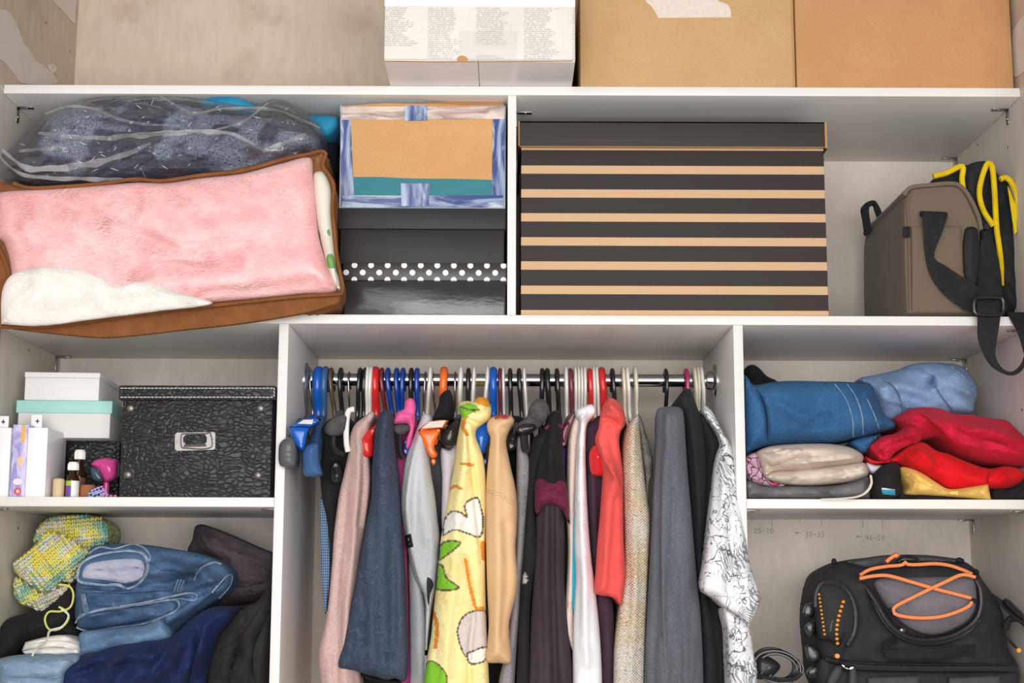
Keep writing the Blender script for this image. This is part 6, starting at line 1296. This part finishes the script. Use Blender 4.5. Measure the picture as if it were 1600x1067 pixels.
obj('bead_row', merge([lathe([(.0001, -.0022), (.0020, -.001), (.0020, .001), (.0001, .0022)], U(*z8([(486 + 30 * t, 552 + 216 * t)])[0], .042), 8) for t in np.linspace(0, 1, 11)]), AMBT, ep)
obj('bead_row', merge([lathe([(.0001, -.003), (.0028, -.0014), (.0028, .0014), (.0001, .003)], U(*z8([(618 - 36 * math.sin(t * 2.1), 592 + 226 * t)])[0], .040), 8) for t in np.linspace(0, 1, 10)]), AMBT, ep)
obj('pocket_buckle', blob(z8([(560, 640), (580, 612), (592, 630), (580, 690), (560, 750), (540, 760), (535, 720), (548, 680)]), .05, .008, 6, .006), plain('grey_plastic_clip', (92, 96, 102), .35), r)
for pts, tip in (([(640, 760), (620, 810), (590, 872)], (584, 886)), ([(1500, 770), (1535, 815), (1562, 846)], (1570, 855))):
    q = obj('zip_tab', prib(z8([(p[0] - 11, p[1]) for p in pts]), z8([(p[0] + 11, p[1] + 4) for p in pts]), .03, .003), WEB, r)
    obj('tab_tip', lathe([(.0001, -.003), (.0034, -.003), (.004, -.001), (.004, .002), (.0001, .003)], U(*z8([tip])[0], .03), 12, 'y'), AMBT, q)
obj('base_zip', merge([ptube(z8([(600, 930), (700, 945), (900, 952), (1200, 955), (1450, 955), (1565, 958)]), .045, .0052, 8), ptube(z8([(520, 900), (600, 920), (800, 934), (1200, 940), (1560, 944)]), .055, .004, 8)]), ZIP, r)
obj('base_skirt', blob(z8([(500, 900), (580, 925), (800, 950), (1200, 958), (1560, 958), (1575, 1000), (1560, 1110, 1), (520, 1110, 1), (480, 1000)]), .07, .02, 20, .04, 6, rest=ZB), BAGB, r)
for a, b in ((750, 1030), (1190, 1470)):
    obj('base_strap', blob(z8([(a, 1000, 1), (b, 990, 1), (b + 10, 1110, 1), (a - 10, 1110, 1)]), .044, .008, 8, .006, rest=ZB), BAGD, r)
for pts in ([(560, 960), (590, 935), (612, 950), (600, 1000), (560, 1050), (525, 1060), (535, 1010)], [(655, 950), (682, 950), (692, 1060), (650, 1062)]):
    obj('webbing_tab', blob(z8(pts), .035, .008, 8, .006), BAGD, r)
obj('zip_pull', blob(z8([(600, 932), (620, 925), (640, 945), (670, 935), (684, 950), (660, 965), (620, 955)]), .036, .006, 5, .004), STEEL, r)
for pts in ([(398, 660), (420, 600), (470, 592), (468, 640), (450, 680), (420, 676)], [(408, 730), (440, 700), (470, 690), (468, 760), (440, 790)], [(412, 830), (440, 820), (490, 860), (500, 910), (470, 930), (430, 912)], [(415, 985), (440, 945), (520, 930), (600, 960), (560, 1000), (440, 1006)]):
    obj('side_buckle', blob(z8([p + (1,) for p in pts]), .09, .008, 3.5, .03), PLK, r)
obj('shoulder_strap', prib(z8([(1425, 545), (1470, 575), (1520, 620), (1570, 670), (1620, 710)]), z8([(1440, 570), (1480, 620), (1525, 665), (1580, 710), (1620, 740)]), .07, .004), WEB, r)
obj('strap_buckle', blob(z8([(1480, 590), (1505, 572), (1560, 620), (1598, 660), (1600, 690), (1570, 680), (1520, 640)]), .065, .01, 10, .006), BPLA, r)
obj('side_loop', ptube(z8([(1500, 740), (1520, 690), (1570, 680), (1620, 720)]), .08, .006, 8), WEB, r)
for pts in ([(552, 372), (560, 356), (578, 360), (582, 388), (560, 392)], [(1225, 362), (1245, 350), (1275, 362), (1270, 380), (1240, 378)], [(1320, 430), (1340, 412), (1358, 430), (1350, 445)]):
    obj('end_tab', blob(z8(pts), .09, .01, 6, .01), WEB, r)

r = thing('power_adapter', 'black power adapter with coiled cable beside the printed shirt hem', 'charger', (U(1205, 1060, .08)[0], .1, ZB))
obj('adapter_block', blob(z8([(140, 900), (165, 885), (215, 890), (275, 935), (270, 960), (225, 1000), (150, 1012), (135, 960)]), .08, .02, 12, .06, 5, rest=ZB), plain('matt_black_plastic', (40, 38, 38), .45), r)
rnd = random.Random(5)
for k in range(5):
    cx, cy, rx, ry = 255 + rnd.uniform(-18, 18), 935 + rnd.uniform(-10, 18), 120 + rnd.uniform(-18, 12), 80 + rnd.uniform(-16, 8)
    pts = z8([(cx + rx * math.cos(a), cy + ry * math.sin(a) + 14 * math.cos(a)) for a in np.linspace(0, 2 * math.pi, 25)[:-1]])
    obj('cable_coil', tube(UA(cr(pts, 4), .06 + .008 * k), .0022, 7, True), BPLA, r)
obj('cable', ptube(z8([(150, 985), (220, 1010), (300, 1020), (360, 1010), (392, 980)]), .05, .0028, 7), BPLA, r)
for x, y in ((205, 955), (215, 1000), (170, 985)): obj('plug_pin', ptube(z8([(x, y), (x + 14, y - 10)]), .055, .0016, 7), CHR, r)
